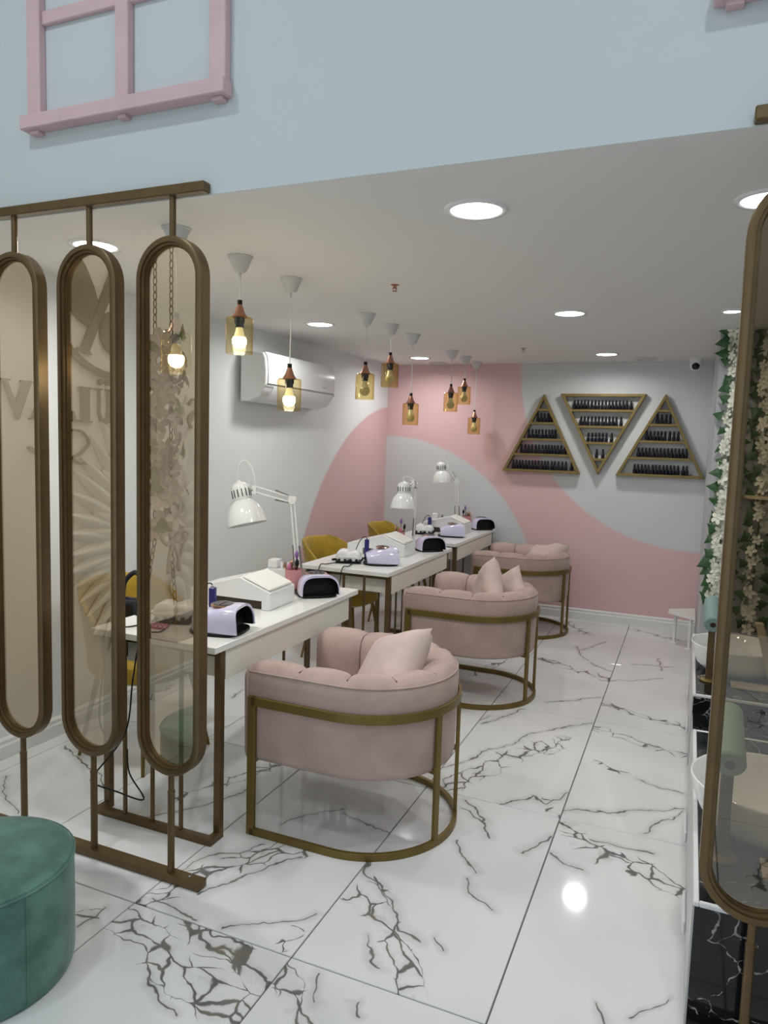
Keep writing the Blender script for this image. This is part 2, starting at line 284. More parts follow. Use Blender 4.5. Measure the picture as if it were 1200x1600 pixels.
# ------------------------------------------------------------------ mesh helpers
class MB:
    def __init__(s): s.v = []; s.f = []
    def add(s, v, f):
        o = len(s.v); s.v += [tuple(x) for x in v]; s.f += [tuple(i + o for i in q) for q in f]; return s
    def box(s, x0, x1, y0, y1, z0, z1, rot=0.0, c=None):
        v = [(x, y, z) for z in (z0, z1) for y in (y0, y1) for x in (x0, x1)]
        if rot:
            cx, cy = c if c else ((x0+x1)/2, (y0+y1)/2); ca, sa = math.cos(rot), math.sin(rot)
            v = [(cx+(x-cx)*ca-(y-cy)*sa, cy+(x-cx)*sa+(y-cy)*ca, z) for x, y, z in v]
        return s.add(v, [(0,2,3,1),(4,5,7,6),(0,1,5,4),(2,6,7,3),(0,4,6,2),(1,3,7,5)])
    def cbox(s, x0, x1, y0, y1, z0, z1, b=0.006):           # box with chamfered edges
        v = []
        for sx in (0, 1):
            for sy in (0, 1):
                for sz in (0, 1):
                    x = (x0, x1)[sx]; y = (y0, y1)[sy]; z = (z0, z1)[sz]
                    dx = b*(1-2*sx); dy = b*(1-2*sy); dz = b*(1-2*sz)
                    v += [(x, y+dy, z+dz), (x+dx, y, z+dz), (x+dx, y+dy, z)]
        I = lambda sx, sy, sz, k: (sx*4 + sy*2 + sz)*3 + k
        f = []
        for a in (0, 1):
            q = [I(a,0,0,0), I(a,1,0,0), I(a,1,1,0), I(a,0,1,0)]; f.append(q if a else q[::-1])
            q = [I(0,a,0,1), I(0,a,1,1), I(1,a,1,1), I(1,a,0,1)]; f.append(q if a else q[::-1])
            q = [I(0,0,a,2), I(1,0,a,2), I(1,1,a,2), I(0,1,a,2)]; f.append(q if a else q[::-1])
            for b2 in (0, 1):
                f.append([I(0,a,b2,1), I(1,a,b2,1), I(1,a,b2,2), I(0,a,b2,2)])
                f.append([I(a,0,b2,0), I(a,1,b2,0), I(a,1,b2,2), I(a,0,b2,2)])
                f.append([I(a,b2,0,0), I(a,b2,1,0), I(a,b2,1,1), I(a,b2,0,1)])
        for sx in (0, 1):
            for sy in (0, 1):
                for sz in (0, 1): f.append([I(sx,sy,sz,0), I(sx,sy,sz,1), I(sx,sy,sz,2)])
        return s.add(v, f)
    def prism(s, poly, a0, a1, axis='z'):                   # poly (u,v) pushed along an axis
        def P(u, v, a): return {'z': (u, v, a), 'y': (u, a, v), 'x': (a, u, v)}[axis]
        n = len(poly)
        v = [P(u, w, a0) for u, w in poly] + [P(u, w, a1) for u, w in poly]
        f = [tuple(range(n-1, -1, -1)), tuple(range(n, 2*n))] + [(i, (i+1) % n, n+(i+1) % n, n+i) for i in range(n)]
        return s.add(v, f)
    def lathe(s, prof, n=24, c=(0, 0, 0), axis=None, cap=True):
        q = Vector((0, 0, 1)).rotation_difference(Vector(axis).normalized()) if axis else None
        v = []
        for r, z in prof:
            for i in range(n):
                a = 2*math.pi*i/n; p = Vector((r*math.cos(a), r*math.sin(a), z))
                if q: p = q @ p
                v.append((p.x+c[0], p.y+c[1], p.z+c[2]))
        f = [(j*n+i, j*n+(i+1) % n, (j+1)*n+(i+1) % n, (j+1)*n+i) for j in range(len(prof)-1) for i in range(n)]
        if cap:
            f.append(tuple(range(n-1, -1, -1))); k = (len(prof)-1)*n; f.append(tuple(range(k, k+n)))
        return s.add(v, f)
    def tube(s, path, r, n=8, closed=False, r1=None):
        P = [Vector(p) for p in path]; m = len(P); v = []
        up = None
        for i in range(m):
            if closed: t = P[(i+1) % m] - P[i-1]
            else: t = P[min(i+1, m-1)] - P[max(i-1, 0)]
            t.normalize()
            if up is None:
                up = Vector((0, 0, 1)) if abs(t.z) < 0.9 else Vector((1, 0, 0))
            up = (up - t*up.dot(t)).normalized(); si = t.cross(up)
            rr = r if r1 is None else r + (r1-r)*i/(m-1)
            for k in range(n):
                a = 2*math.pi*k/n + math.pi/n; p = P[i] + (up*math.cos(a) + si*math.sin(a))*rr; v.append(tuple(p))
        f = [(j*n+k, j*n+(k+1) % n, ((j+1) % m)*n+(k+1) % n, ((j+1) % m)*n+k) for j in range(m if closed else m-1) for k in range(n)]
        if not closed: f += [tuple(range(n-1, -1, -1)), tuple(range((m-1)*n, m*n))]
        return s.add(v, f)
    def sweep(s, path, sec, closed=False, cap=True):        # path: (x, y, nx, ny); sec: (offset along n, z)
        m, n = len(path), len(sec); v = []
        for x, y, nx, ny in path:
            for o, z in sec: v.append((x+nx*o, y+ny*o, z))
        f = [(j*n+k, j*n+(k+1) % n, ((j+1) % m)*n+(k+1) % n, ((j+1) % m)*n+k) for j in range(m if closed else m-1) for k in range(n)]
        if cap and not closed: f += [tuple(range(n-1, -1, -1)), tuple(range((m-1)*n, m*n))]
        return s.add(v, f)
    def sphere(s, c, r, n=12, sx=1, sy=1, sz=1):
        prof = [(max(1e-4, math.sin(math.pi*i/n)), -math.cos(math.pi*i/n)) for i in range(n+1)]
        o = len(s.v); s.lathe(prof, n*2, cap=False)
        for i in range(o, len(s.v)):
            x, y, z = s.v[i]; s.v[i] = (c[0]+x*r*sx, c[1]+y*r*sy, c[2]+z*r*sz)
        return s
    def build(s, name, mat, parent=None, smooth=False, loc=None, bevel=0.0, subsurf=0, solid=0.0):
        me = bpy.data.meshes.new(name); me.from_pydata(s.v, [], s.f); me.update()
        import bmesh
        bm = bmesh.new(); bm.from_mesh(me); bmesh.ops.recalc_face_normals(bm, faces=bm.faces); bm.to_mesh(me); bm.free()
        me.materials.append(mat if not isinstance(mat, str) else M[mat])
        return link(name, me, parent, loc, smooth, bevel, subsurf, solid)
def link(name, me, parent=None, loc=None, smooth=False, bevel=0.0, subsurf=0, solid=0.0):
    o = bpy.data.objects.new(name, me); COL.objects.link(o)
    if parent: o.parent = parent
    if loc: o.location = loc
    if smooth:
        me.shade_smooth()
        if smooth == 'auto': me.set_sharp_from_angle(angle=R(35))
    if solid: md = o.modifiers.new('solid', 'SOLIDIFY'); md.thickness = solid; md.offset = 0
    if bevel:
        md = o.modifiers.new('bevel', 'BEVEL'); md.width = bevel; md.segments = 2; md.limit_method = 'ANGLE'; md.angle_limit = R(40)
    if subsurf: md = o.modifiers.new('subsurf', 'SUBSURF'); md.levels = subsurf; md.render_levels = subsurf
    return o
def tag(o, label, cat, group=None):
    o['label'] = label; o['category'] = cat
    if group: o['group'] = group
    return o
def thing(name, label, cat, loc=(0, 0, 0), rz=0.0, group=None):
    o = bpy.data.objects.new(name, None); COL.objects.link(o); o.empty_display_size = 0.1
    o.location = loc; o.rotation_euler = (0, 0, rz)
    return tag(o, label, cat, group)
def struct(o): o['kind'] = 'structure'; return o
def stuff(o): o['kind'] = 'stuff'; return o
def dup(root, loc, rz=None, label=None):
    r = root.copy(); COL.objects.link(r); r.location = loc
    if rz is not None: r.rotation_euler = (0, 0, rz)
    if label: r['label'] = label
    for ch in list(root.children):
        c = ch.copy(); COL.objects.link(c); c.parent = r
        for g in ch.children:
            d = g.copy(); COL.objects.link(d); d.parent = c
    return r
def bez(p0, p1, p2, p3, n=12):
    p0, p1, p2, p3 = map(Vector, (p0, p1, p2, p3)); o = []
    for i in range(n+1):
        t = i/n; o.append(tuple(p0*(1-t)**3 + p1*3*t*(1-t)**2 + p2*3*t*t*(1-t) + p3*t**3))
    return o
def spline(pts, k=6):
    P = [Vector(p) for p in pts]; o = []
    for i in range(len(P)-1):
        a, b, c, d = P[max(i-1, 0)], P[i], P[i+1], P[min(i+2, len(P)-1)]
        for j in range(k):
            t = j/k
            o.append(tuple(0.5*((2*b) + (c-a)*t + (2*a-5*b+4*c-d)*t*t + (3*b-a-3*c+d)*t**3)))
    o.append(tuple(P[-1])); return o

# ------------------------------------------------------------------ the room
CEIL = 2.311; YB = 6.69; YF = 1.965
FRONT = -3.0; RIGHT = 1.45; TOP = 4.0
fl = struct(MB().box(-3.1, RIGHT+0.1, FRONT-0.1, YB+0.1, -0.12, -0.003).build('floor', 'grout'))
def wall_x(y): return -2.92 if y < 2.3 else -2.92 + 0.025*(y-2.3)
plain_tile = tile_mat('marble_tile_plain', [], 0)
tiles = {}
for t in SEGS:
    mx, my = (t[2]+t[4])/2, (t[3]+t[5])/2
    tiles.setdefault((math.floor((mx+0.41)/0.6), math.floor((my-1.79)/1.2)), []).append(t)
rnd = random.Random(3)
tmesh = {}
for ix in range(-5, 4):
    for iy in range(-4, 5):
        x0 = max(-0.41+0.6*ix+0.002, -2.955); x1 = min(-0.41+0.6*(ix+1)-0.002, RIGHT)
        y0 = max(1.79+1.2*iy+0.002, FRONT); y1 = min(1.79+1.2*(iy+1)-0.002, YB)
        if x1-x0 < 0.03 or y1-y0 < 0.03: continue
        key = (round(x1-x0, 3), round(y1-y0, 3))
        if key not in tmesh:
            w, h = x1-x0, y1-y0
            me = bpy.data.meshes.new('floor_tile')
            b = 0.0015
            m = MB().add([(0,0,-0.003),(w,0,-0.003),(w,h,-0.003),(0,h,-0.003),(b,b,0),(w-b,b,0),(w-b,h-b,0),(b,h-b,0)],
                         [(4,5,6,7),(0,1,5,4),(1,2,6,5),(2,3,7,6),(3,0,4,7)])
            me.from_pydata(m.v, [], m.f); me.materials.append(plain_tile); tmesh[key] = me
        o = link('floor_tile', tmesh[key], fl, (x0, y0, 0))
        sg = tiles.get((ix, iy))
        if sg is None and (iy < 0 or ix > 0):
            sg = []
            for k in range(2):
                a = rnd.uniform(-0.9, 0.9); cx = rnd.uniform(x0, x1); cy = rnd.uniform(y0, y1); L = rnd.uniform(0.2, 0.4)
                sg.append((k, 0.012 if k == 0 else 0.05, cx-L*math.sin(a), cy-L*math.cos(a), cx+L*math.sin(a), cy+L*math.cos(a)))
        if sg:
            o.material_slots[0].link = 'OBJECT'; o.material_slots[0].material = tile_mat('marble_tile', sg, ix*7+iy)

# walls as slabs with thickness
wl = MB().prism([(-2.92, FRONT), (-2.92, 2.3), (wall_x(YB), YB), (-3.1, YB), (-3.1, FRONT)], 0.0, TOP, 'z')
struct(wl.build('wall_left', 'mural_left'))
struct(MB().box(-3.1, RIGHT+0.15, YB, YB+0.12, 0, CEIL+0.3).build('wall_back', 'mural_back'))
struct(MB().box(0.121, RIGHT, 5.11, YB, 0, CEIL).build('wall_pillar', 'pillar_paint'))
struct(MB().box(RIGHT, RIGHT+0.15, FRONT, YB, 0, TOP).build('wall_right', 'white_paint'))
struct(MB().box(-2.92, RIGHT, YF, YB, CEIL, CEIL+0.12).build('ceiling', 'ceiling_paint'))
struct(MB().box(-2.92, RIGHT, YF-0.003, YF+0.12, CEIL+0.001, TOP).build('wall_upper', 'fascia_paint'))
struct(MB().box(-3.1, RIGHT+0.15, FRONT-0.15, YF+0.12, TOP, TOP+0.12).build('ceiling_front', 'ceiling_paint'))
wf = MB()
wf.box(-3.1, -2.7, FRONT-0.15, FRONT, 0, TOP); wf.box(-2.7, 0.1, FRONT-0.15, FRONT, 3.4, TOP)
struct(wf.build('wall_front', 'white_paint'))
struct(MB().box(0.1, RIGHT+0.15, FRONT-0.15, FRONT, 0, TOP).build('wall_front_panel', 'wood_dark'))  # unseen; made dark so the right screen mirrors no bright window
wn = struct(MB().box(-2.7, 0.1, FRONT-0.15, FRONT, 0.0, 0.1).build('window_1', 'bronze'))
for k in range(4):
    x = -2.7+2.74*k/3; MB().box(x, x+0.06, FRONT-0.12, FRONT-0.04, 0.1, 3.4).build('window_post', 'bronze', wn)
for k in range(3):
    x = -2.7+2.74*k/3; MB().box(x+0.06, x+2.74/3, FRONT-0.09, FRONT-0.08, 0.1, 3.4).build('window_pane', 'window_glass', wn)
# skirting boards with a stepped moulding
sk = [(0, 0), (0.016, 0), (0.016, 0.062), (0.011, 0.072), (0.011, 0.088), (0.004, 0.1), (0, 0.1)]
L = MB(); pth = [(-2.92, FRONT, 1, 0), (-2.92, 2.3, 1, 0), (wall_x(YB)+0.0, YB, 1, 0)]
L.sweep(pth, sk); struct(L.build('baseboard_left', 'trim_white'))
struct(MB().sweep([(-2.80, YB, 0, -1), (0.121, YB, 0, -1)], sk).build('baseboard_back', 'trim_white'))

# ------------------------------------------------------------------ recessed ceiling lights
def downlight(x, y, z, r, W, label, group, col=(1.0, 0.985, 0.96)):
    t = thing('ceiling_light', label, 'ceiling light', (x, y, z), 0, group)
    MB().lathe([(r*0.78, -0.001), (r*0.80, -0.007), (r*0.98, -0.006), (r, -0.0005)], 40, cap=False).build('trim_ring', 'plastic_white', t, smooth=True)
    MB().lathe([(r*0.79, -0.004), (r*0.5, -0.003), (0.001, -0.003)], 32, cap=False).build('diffuser', 'lamp_lit', t, smooth=True)
    la = bpy.data.lights.new('lamp', 'AREA'); la.shape = 'DISK'; la.size = r*1.5; la.energy = W; la.color = col; la.spread = R(165)
    lo = bpy.data.objects.new('lamp', la); COL.objects.link(lo); lo.parent = t; lo.location = (0, 0, -0.012)
    return t
for x, y, r, lab in ((-0.695, 2.346, 0.105, 'large round recessed ceiling light nearest the camera, centre of the ceiling'),
                     (-2.285, 2.325, 0.105, 'round recessed ceiling light behind the bronze screen, near the left wall'),
                     (-0.689, 4.258, 0.1, 'round recessed ceiling light in the centre row, second from the camera'),
                     (-2.301, 4.292, 0.1, 'round recessed ceiling light left of the pendants, above the air conditioner'),
                     (-0.681, 6.128, 0.1, 'round recessed ceiling light just in front of the triangular polish racks'),
                     (-2.285, 6.15, 0.1, 'round recessed ceiling light in the back left corner above the pink paint'),
                     (0.160, 2.506, 0.095, 'round recessed ceiling light at the right edge above the mirrored capsule'),
                     (0.150, 4.389, 0.055, 'small round recessed ceiling light near the flower garland')):
    downlight(x, y, CEIL, r, DOWNLIGHT_W * (0.6 if r < 0.06 else 1.5 if x < -2.0 and y < 3 else 1), lab, 'recessed ceiling lights')
for k, (x, y) in enumerate(((-2.0, 0.6), (0.4, 0.6), (-2.0, -1.4), (0.4, -1.4))):
    downlight(x, y, TOP, 0.11, FRONT_W, ('round light in the high front ceiling, %s' % ('left near the screen', 'right near the screen', 'left by the window', 'right by the window')[k]), 'lights of the high front ceiling', (0.86, 0.94, 1.0))
for x, y, lab in ((-0.399, 6.471, 'flat round vent cover on the ceiling beside the back right racks'), (-2.254, 6.57, 'flat round vent cover on the ceiling in the back left corner')):
    t = thing('ceiling_vent', lab, 'vent', (x, y, CEIL), 0, 'round ceiling vents')
    MB().lathe([(0.09, 0), (0.09, -0.006), (0.07, -0.012), (0.068, -0.006), (0.02, -0.006), (0.018, -0.014), (0.001, -0.014)], 32, cap=False).build('cover', 'canopy_white', t, smooth='auto')
for x, y, lab, mt in ((-1.377, 3.324, 'small copper red sprinkler head on the ceiling right of the pendants', 'copper'), (-1.256, 5.68, 'small grey sprinkler head on the ceiling near the back wall', 'steel')):
    t = thing('sprinkler', lab, 'sprinkler', (x, y, CEIL), 0, 'ceiling sprinklers'); t.scale = (0.72, 0.72, 0.72)
    MB().lathe([(0.028, 0), (0.028, -0.004), (0.012, -0.008), (0.011, -0.02), (0.016, -0.021), (0.016, -0.026)], 16).build('body', mt, t, smooth='auto')
    m = MB(); m.tube([(0.013, 0, -0.024), (0.013, 0, -0.034), (0, 0, -0.042), (-0.013, 0, -0.034), (-0.013, 0, -0.024)], 0.0025, 6); m.build('yoke', mt, t)
    MB().lathe([(0.016, -0.042), (0.018, -0.044), (0.001, -0.045)], 14).build('deflector', mt, t)
t = thing('security_camera', 'white dome security camera with black lens on ceiling above right rack', 'camera', (-0.017, 6.52, CEIL))
MB().lathe([(0.05, 0), (0.052, -0.012), (0.05, -0.03), (0.045, -0.036)], 24).build('base', 'plastic_white', t, smooth='auto')
MB().lathe([(0.047, -0.03), (0.05, -0.05), (0.045, -0.075), (0.03, -0.095), (0.001, -0.102)], 24).build('housing', 'plastic_white', t, smooth=True)
MB().sphere((0, -0.022, -0.062), 0.034, 10).build('lens', 'black_gloss', t, smooth=True)

# ------------------------------------------------------------------ pink window-like lattices on the upper wall
def pink_frame(x0, x1, mid, label):
    t = thing('wooden_lattice', label, 'wall frame', (x0, YF-0.003, 2.59), 0, 'pink wooden frames on the upper wall')
    W = x1-x0
    MB().cbox(0, W, -0.05, 0, 0, 0.046, 0.003).build('bottom_rail', 'pink_wood', t)
    for a, b in ((0.016, 0.076), (mid-x0-0.027, mid-x0+0.027), (W-0.068, W-0.008)):
        MB().cbox(a, b, -0.03, 0, 0.046, 1.1, 0.003).build('upright', 'pink_wood', t)
        MB().cbox(a+0.01, b-0.01, -0.03, 0, -0.012, 0, 0.002).build('dowel', 'pink_wood', t)
    for z in (0.345, 0.70): 
        MB().cbox(0.076, W-0.068, -0.018, 0, z, z+0.045, 0.003).build('cross_rail', 'pink_wood', t)
    MB().cbox(0, W, -0.04, 0, 1.1, 1.146, 0.003).build('top_rail', 'pink_wood', t)
pink_frame(-2.22, -1.373, -1.785, 'pink painted wooden window-like lattice on the white upper wall, left')
pink_frame(-0.022, 0.83, 0.4, 'pink painted wooden lattice at the top right corner of upper wall')

# ------------------------------------------------------------------ bronze screens with capsule glass panels
def capsule_path(hw, zc0, zc1, n=18):
    p = []
    for i in range(n+1):
        a = math.pi*i/n; p.append((hw*math.cos(a), zc1+hw*math.sin(a), math.cos(a), math.sin(a)))
    for i in range(n+1):
        a = math.pi+math.pi*i/n; p.append((hw*math.cos(a), zc0+hw*math.sin(a), math.cos(a), math.sin(a)))
    return p
def ring(path, sec):                                        # closed sweep in the x-z plane; sec = (offset, y)
    m = MB(); n = len(sec); k = len(path)
    for x, z, nx, nz in path:
        for o, y in sec: m.v.append((x+nx*o, y, z+nz*o))
    m.f = [(j*n+i, j*n+(i+1) % n, ((j+1) % k)*n+(i+1) % n, ((j+1) % k)*n+i) for j in range(k) for i in range(n)]
    return m
def screen(x_rail0, x_rail1, xs, label, pane='bronze_glass'):
    t = thing('screen_divider', label, 'screen', ((x_rail0+x_rail1)/2, 1.945, 0), 0, 'bronze screens of capsule panels')
    ox = (x_rail0+x_rail1)/2
    MB().cbox(x_rail0-ox, x_rail1-ox, -0.02, 0.016, CEIL+0.002, CEIL+0.034, 0.003).build('top_rail', 'bronze', t)
    MB().cbox(x_rail0-ox, x_rail1-ox, -0.024, 0.024, 0.0, 0.03, 0.003).build('floor_rail', 'bronze', t)
    for sx in (x_rail1-ox-0.055, x_rail0-ox+0.055): MB().lathe([(0.006, 0.03), (0.006, 0.034), (0.003, 0.036)], 10, (sx, 0, 0)).build('screw', 'steel', t)
    hw, z0, z1 = 0.1315, 0.388, 2.187
    pth = capsule_path(hw, z0+hw, z1-hw)
    for x in xs:
        o = ring(pth, [(0, -0.021), (0, 0.021), (-0.006, 0.025), (-0.019, 0.025), (-0.019, 0.019), (-0.027, 0.019), (-0.027, -0.019), (-0.019, -0.019), (-0.019, -0.025), (-0.006, -0.025)]).build('capsule_frame', 'bronze', t, loc=(x-ox, 0, 0), smooth='auto')
        q = [(px-nx*0.0275, pz-nz*0.0275) for px, pz, nx, nz in pth]
        gm = MB(); gm.v = [(a, -0.003, c) for a, c in q]; gm.f = [tuple(range(len(q)))]
        gm.build('glass_panel', pane, o)
        b = ring(pth, [(-0.0265, -0.008), (-0.0265, -0.004), (-0.031, -0.004), (-0.031, -0.008)]).build('glazing_bead', 'bronze', o, smooth='auto')
        MB().tube([(x-ox, 0, z1-0.004), (x-ox, 0, CEIL+0.003)], 0.0105, 12).build('upper_post', 'bronze', t, smooth='auto')
        m = MB(); m.lathe([(0.0125, 0.03), (0.0125, 0.318), (0.0135, 0.320), (0.0135, 0.324), (0.0105, 0.326), (0.0105, z0+0.004)], 14, (x-ox, 0, 0)); m.build('lower_post', 'bronze', t, smooth='auto')
screen(-2.9, -1.452, (-2.640, -2.290, -1.937, -1.586), 'bronze metal screen of capsule shaped tinted glass panels on the left')
screen(0.083, 1.43, (0.2165, 0.567, 0.917, 1.267), 'bronze metal screen of capsule glass panels at the right edge', 'bronze_glass_dimmed')

# ------------------------------------------------------------------ pendant lamps in three groups of three
def pendant(x, y, zb, lit, label, drop_glass=0.152):
    t = thing('pendant_lamp', label, 'pendant lamp', (x, y, CEIL), 0, 'amber glass pendant lamps')
    zb -= CEIL; zt = zb + drop_glass
    MB().lathe([(0.054, 0), (0.054, -0.004), (0.05, -0.006), (0.028, -0.058), (0.022, -0.066), (0.006, -0.068), (0.004, -0.09)], 28).build('canopy', 'canopy_white', t, smooth='auto')
    MB().tube([(0, 0, -0.085), (0.002, 0, (zt-0.085)/2), (0, 0, zt+0.07)], 0.0026, 6).build('cord', 'cord_white', t)
    MB().lathe([(0.0105, zt+0.072), (0.0105, zt+0.052)], 14).build('cord_grip', 'black', t)
    MB().lathe([(0.010, zt+0.054), (0.013, zt+0.045), (0.022, zt+0.02), (0.035, zt), (0.033, zt-0.001)], 24).build('cone', 'copper', t, smooth='auto')
    MB().lathe([(0.022, zt), (0.022, zt-0.022), (0.018, zt-0.024), (0.018, zt-0.042)], 18).build('socket', 'black_gloss', t, smooth='auto')
    MB().lathe([(0.020, zt-0.001), (0.053, zt-0.001), (0.057, zt-0.005), (0.057, zb+0.002), (0.056, zb), (0.054, zb+0.001)], 36, cap=False).build('glass_shade', 'amber_glass' if y < 3.3 else 'amber_glass_unlit', t, smooth='auto')
    bb = MB().lathe([(0.012, zt-0.040), (0.014, zt-0.045), (0.021, zt-0.072), (0.027, zt-0.084)], 18).build('bulb', 'bulb_neck' if lit else 'plastic_white', t, smooth='auto')
    MB().lathe([(0.027, zt-0.083), (0.031, zt-0.095), (0.029, zt-0.112), (0.019, zt-0.126), (0.001, zt-0.131)], 18).build('bulb_globe', 'bulb_lit' if lit else 'bulb_off', bb, smooth=True)
    if lit:
        la = bpy.data.lights.new('bulb_light', 'POINT'); la.energy = 0.9; la.color = (1, 0.91, 0.74); la.shadow_soft_size = 0.03
        lo = bpy.data.objects.new('bulb_light', la); COL.objects.link(lo); lo.parent = t; lo.location = (0, 0, zt-0.15)
for a in ((-1.80, 2.229, 1.782, True, 'lit amber glass pendant seen through the third capsule panel'),
          (-1.806, 2.648, 1.907, True, 'lit amber pendant hanging left of the air conditioner, short cord'),
          (-1.803, 3.066, 1.687, True, 'lit amber pendant hanging lower in front of the air conditioner'),
          (-1.838, 4.014, 1.804, False, 'unlit amber pendant against the grey wall right of air conditioner'),
          (-1.845, 4.415, 1.909, False, 'unlit amber pendant on a short cord at the pink corner'),
          (-1.862, 4.858, 1.679, False, 'unlit amber pendant hanging lowest of the middle group of three'),
          (-1.851, 5.74, 1.819, False, 'unlit amber pendant against pink wall, left of the far three'),
          (-1.856, 6.129, 1.900, False, 'unlit amber pendant on shortest cord, middle of the far three'),
          (-1.871, 6.53, 1.650, False, 'unlit amber pendant nearest the back wall, hanging lowest, farthest right')): pendant(*a)

# ------------------------------------------------------------------ air conditioner
ay0, ay1 = 4.19, 5.20; ax = wall_x(4.7)+0.013
t = thing('air_conditioner', 'white split air conditioner mounted high on the left wall', 'air conditioner', (ax, (ay0+ay1)/2, 1.80))
h = (ay1-ay0)/2
prof = [(0, 0.0), (0.06, 0.0), (0.15, 0.03), (0.185, 0.075), (0.20, 0.11), (0.205, 0.20), (0.195, 0.29), (0.175, 0.325), (0, 0.335)]
MB().prism([(a, b) for a, b in prof], -h, h, 'y').build('body', 'plastic_white', t, bevel=0.008, smooth='auto')
m = MB(); m.prism([(0.203, 0.118), (0.211, 0.12), (0.213, 0.20), (0.203, 0.295), (0.180, 0.330), (0.17, 0.325), (0.19, 0.2)], -h+0.02, h-0.02, 'y'); m.build('front_panel', 'lamp_white', t, smooth='auto')
m = MB(); m.prism([(0.07, -0.004), (0.155, 0.022), (0.192, 0.07), (0.204, 0.105), (0.198, 0.108), (0.183, 0.076), (0.148, 0.034), (0.066, 0.004)], -h+0.10, h-0.03, 'y'); m.build('louver_flap', 'plastic_white', t, smooth='auto')
MB().prism([(0.05, -0.002), (0.2, 0.10), (0.203, 0.112), (0.195, 0.113), (0.05, 0.02)], -h+0.003, h-0.003, 'y').build('air_outlet', 'face_grey', t)
MB().box(0.2115, 0.214, h-0.22, h-0.15, 0.150, 0.156).build('display', 'face_grey', t)

# ------------------------------------------------------------------ triangular racks of nail polish on the back wall
def tri_rack(pts, shelves, extra, label):
    cx = sum(p[0] for p in pts)/3; zb = min(p[1] for p in pts)
    t = thing('triangle_rack', label, 'wall shelf', (cx, YB-0.001, zb), 0, 'triangular gold polish racks')
    P = [Vector((p[0]-cx, p[1]-zb)) for p in pts]; C = (P[0]+P[1]+P[2])/3
    w = 0.024
    def inset(d):
        o = []
        for i in range(3):
            a, b, c = P[i-1], P[i], P[(i+1) % 3]
            e1 = (b-a).normalized(); e2 = (c-b).normalized()
            n1 = Vector((-e1.y, e1.x)); n2 = Vector((-e2.y, e2.x))
            if n1.dot(C-b) < 0: n1 = -n1
            if n2.dot(C-b) < 0: n2 = -n2
            k = n1+n2; o.append(b + k*(d/(1+n1.dot(n2))))
        return o
    I = inset(w)
    for i in range(3):
        j = (i+1) % 3
        MB().prism([tuple(P[i]), tuple(P[j]), tuple(I[j]), tuple(I[i])], -0.07, 0, 'y').build('frame_side', 'shelf_gold', t, bevel=0.002)
    def span(z):
        xs = []
        for i in range(3):
            a, b = I[i], I[(i+1) % 3]
            if (a.y-z)*(b.y-z) < 0: xs.append(a.x+(b.x-a.x)*(z-a.y)/(b.y-a.y))
        return min(xs), max(xs)
    for z in shelves:
        zz = z-zb; x0, x1 = span(zz-0.011); MB().cbox(x0-0.006, x1+0.006, -0.068, -0.001, zz-0.022, zz, 0.002).build('shelf_board', 'shelf_gold', t)
    for x, z in extra:
        MB().lathe([(0.008, 0), (0.008, 0.012), (0.004, 0.014)], 12, (x-cx, -0.004, z-zb), (0, -1, 0)).build('wall_screw', 'steel', t)
LT = [(-1.259, 2.028), (-0.909, 1.322), (-1.611, 1.322)]
MT = [(-1.112, 2.030), (-0.755, 1.324), (-0.386, 2.030)]
RT = [(-0.236, 2.031), (0.110, 1.324), (-0.604, 1.324)]
LS, MS, RS = (1.897, 1.776, 1.630, 1.492), (1.895, 1.753, 1.611, 1.468), (1.899, 1.779, 1.636, 1.493)
tri_rack(LT, LS, [(-1.262, 1.868)], 'gold triangular wall rack of nail polish, point up, on the pink edge')
tri_rack(MT, MS, [(-1.0, 2.0), (-0.5, 2.0)], 'gold triangular wall rack of nail polish, point down, in the middle')
tri_rack(RT, RS, [(-0.24, 1.868), (0.0, 1.357)], 'gold triangular wall rack of nail polish, point up, nearest the garland')
bottle = MB().lathe([(0.0132, 0), (0.0142, 0.003), (0.0142, 0.030), (0.0130, 0.037), (0.0082, 0.043), (0.0100, 0.044), (0.0088, 0.064), (0.0070, 0.081), (0.003, 0.0825)], 10)
bme = None
ORD = ['first', 'second', 'third', 'fourth', 'fifth', 'sixth', 'seventh', 'eighth', 'ninth', 'tenth', 'eleventh', 'twelfth', 'thirteenth', 'fourteenth', 'fifteenth', 'sixteenth', 'seventeenth', 'eighteenth']
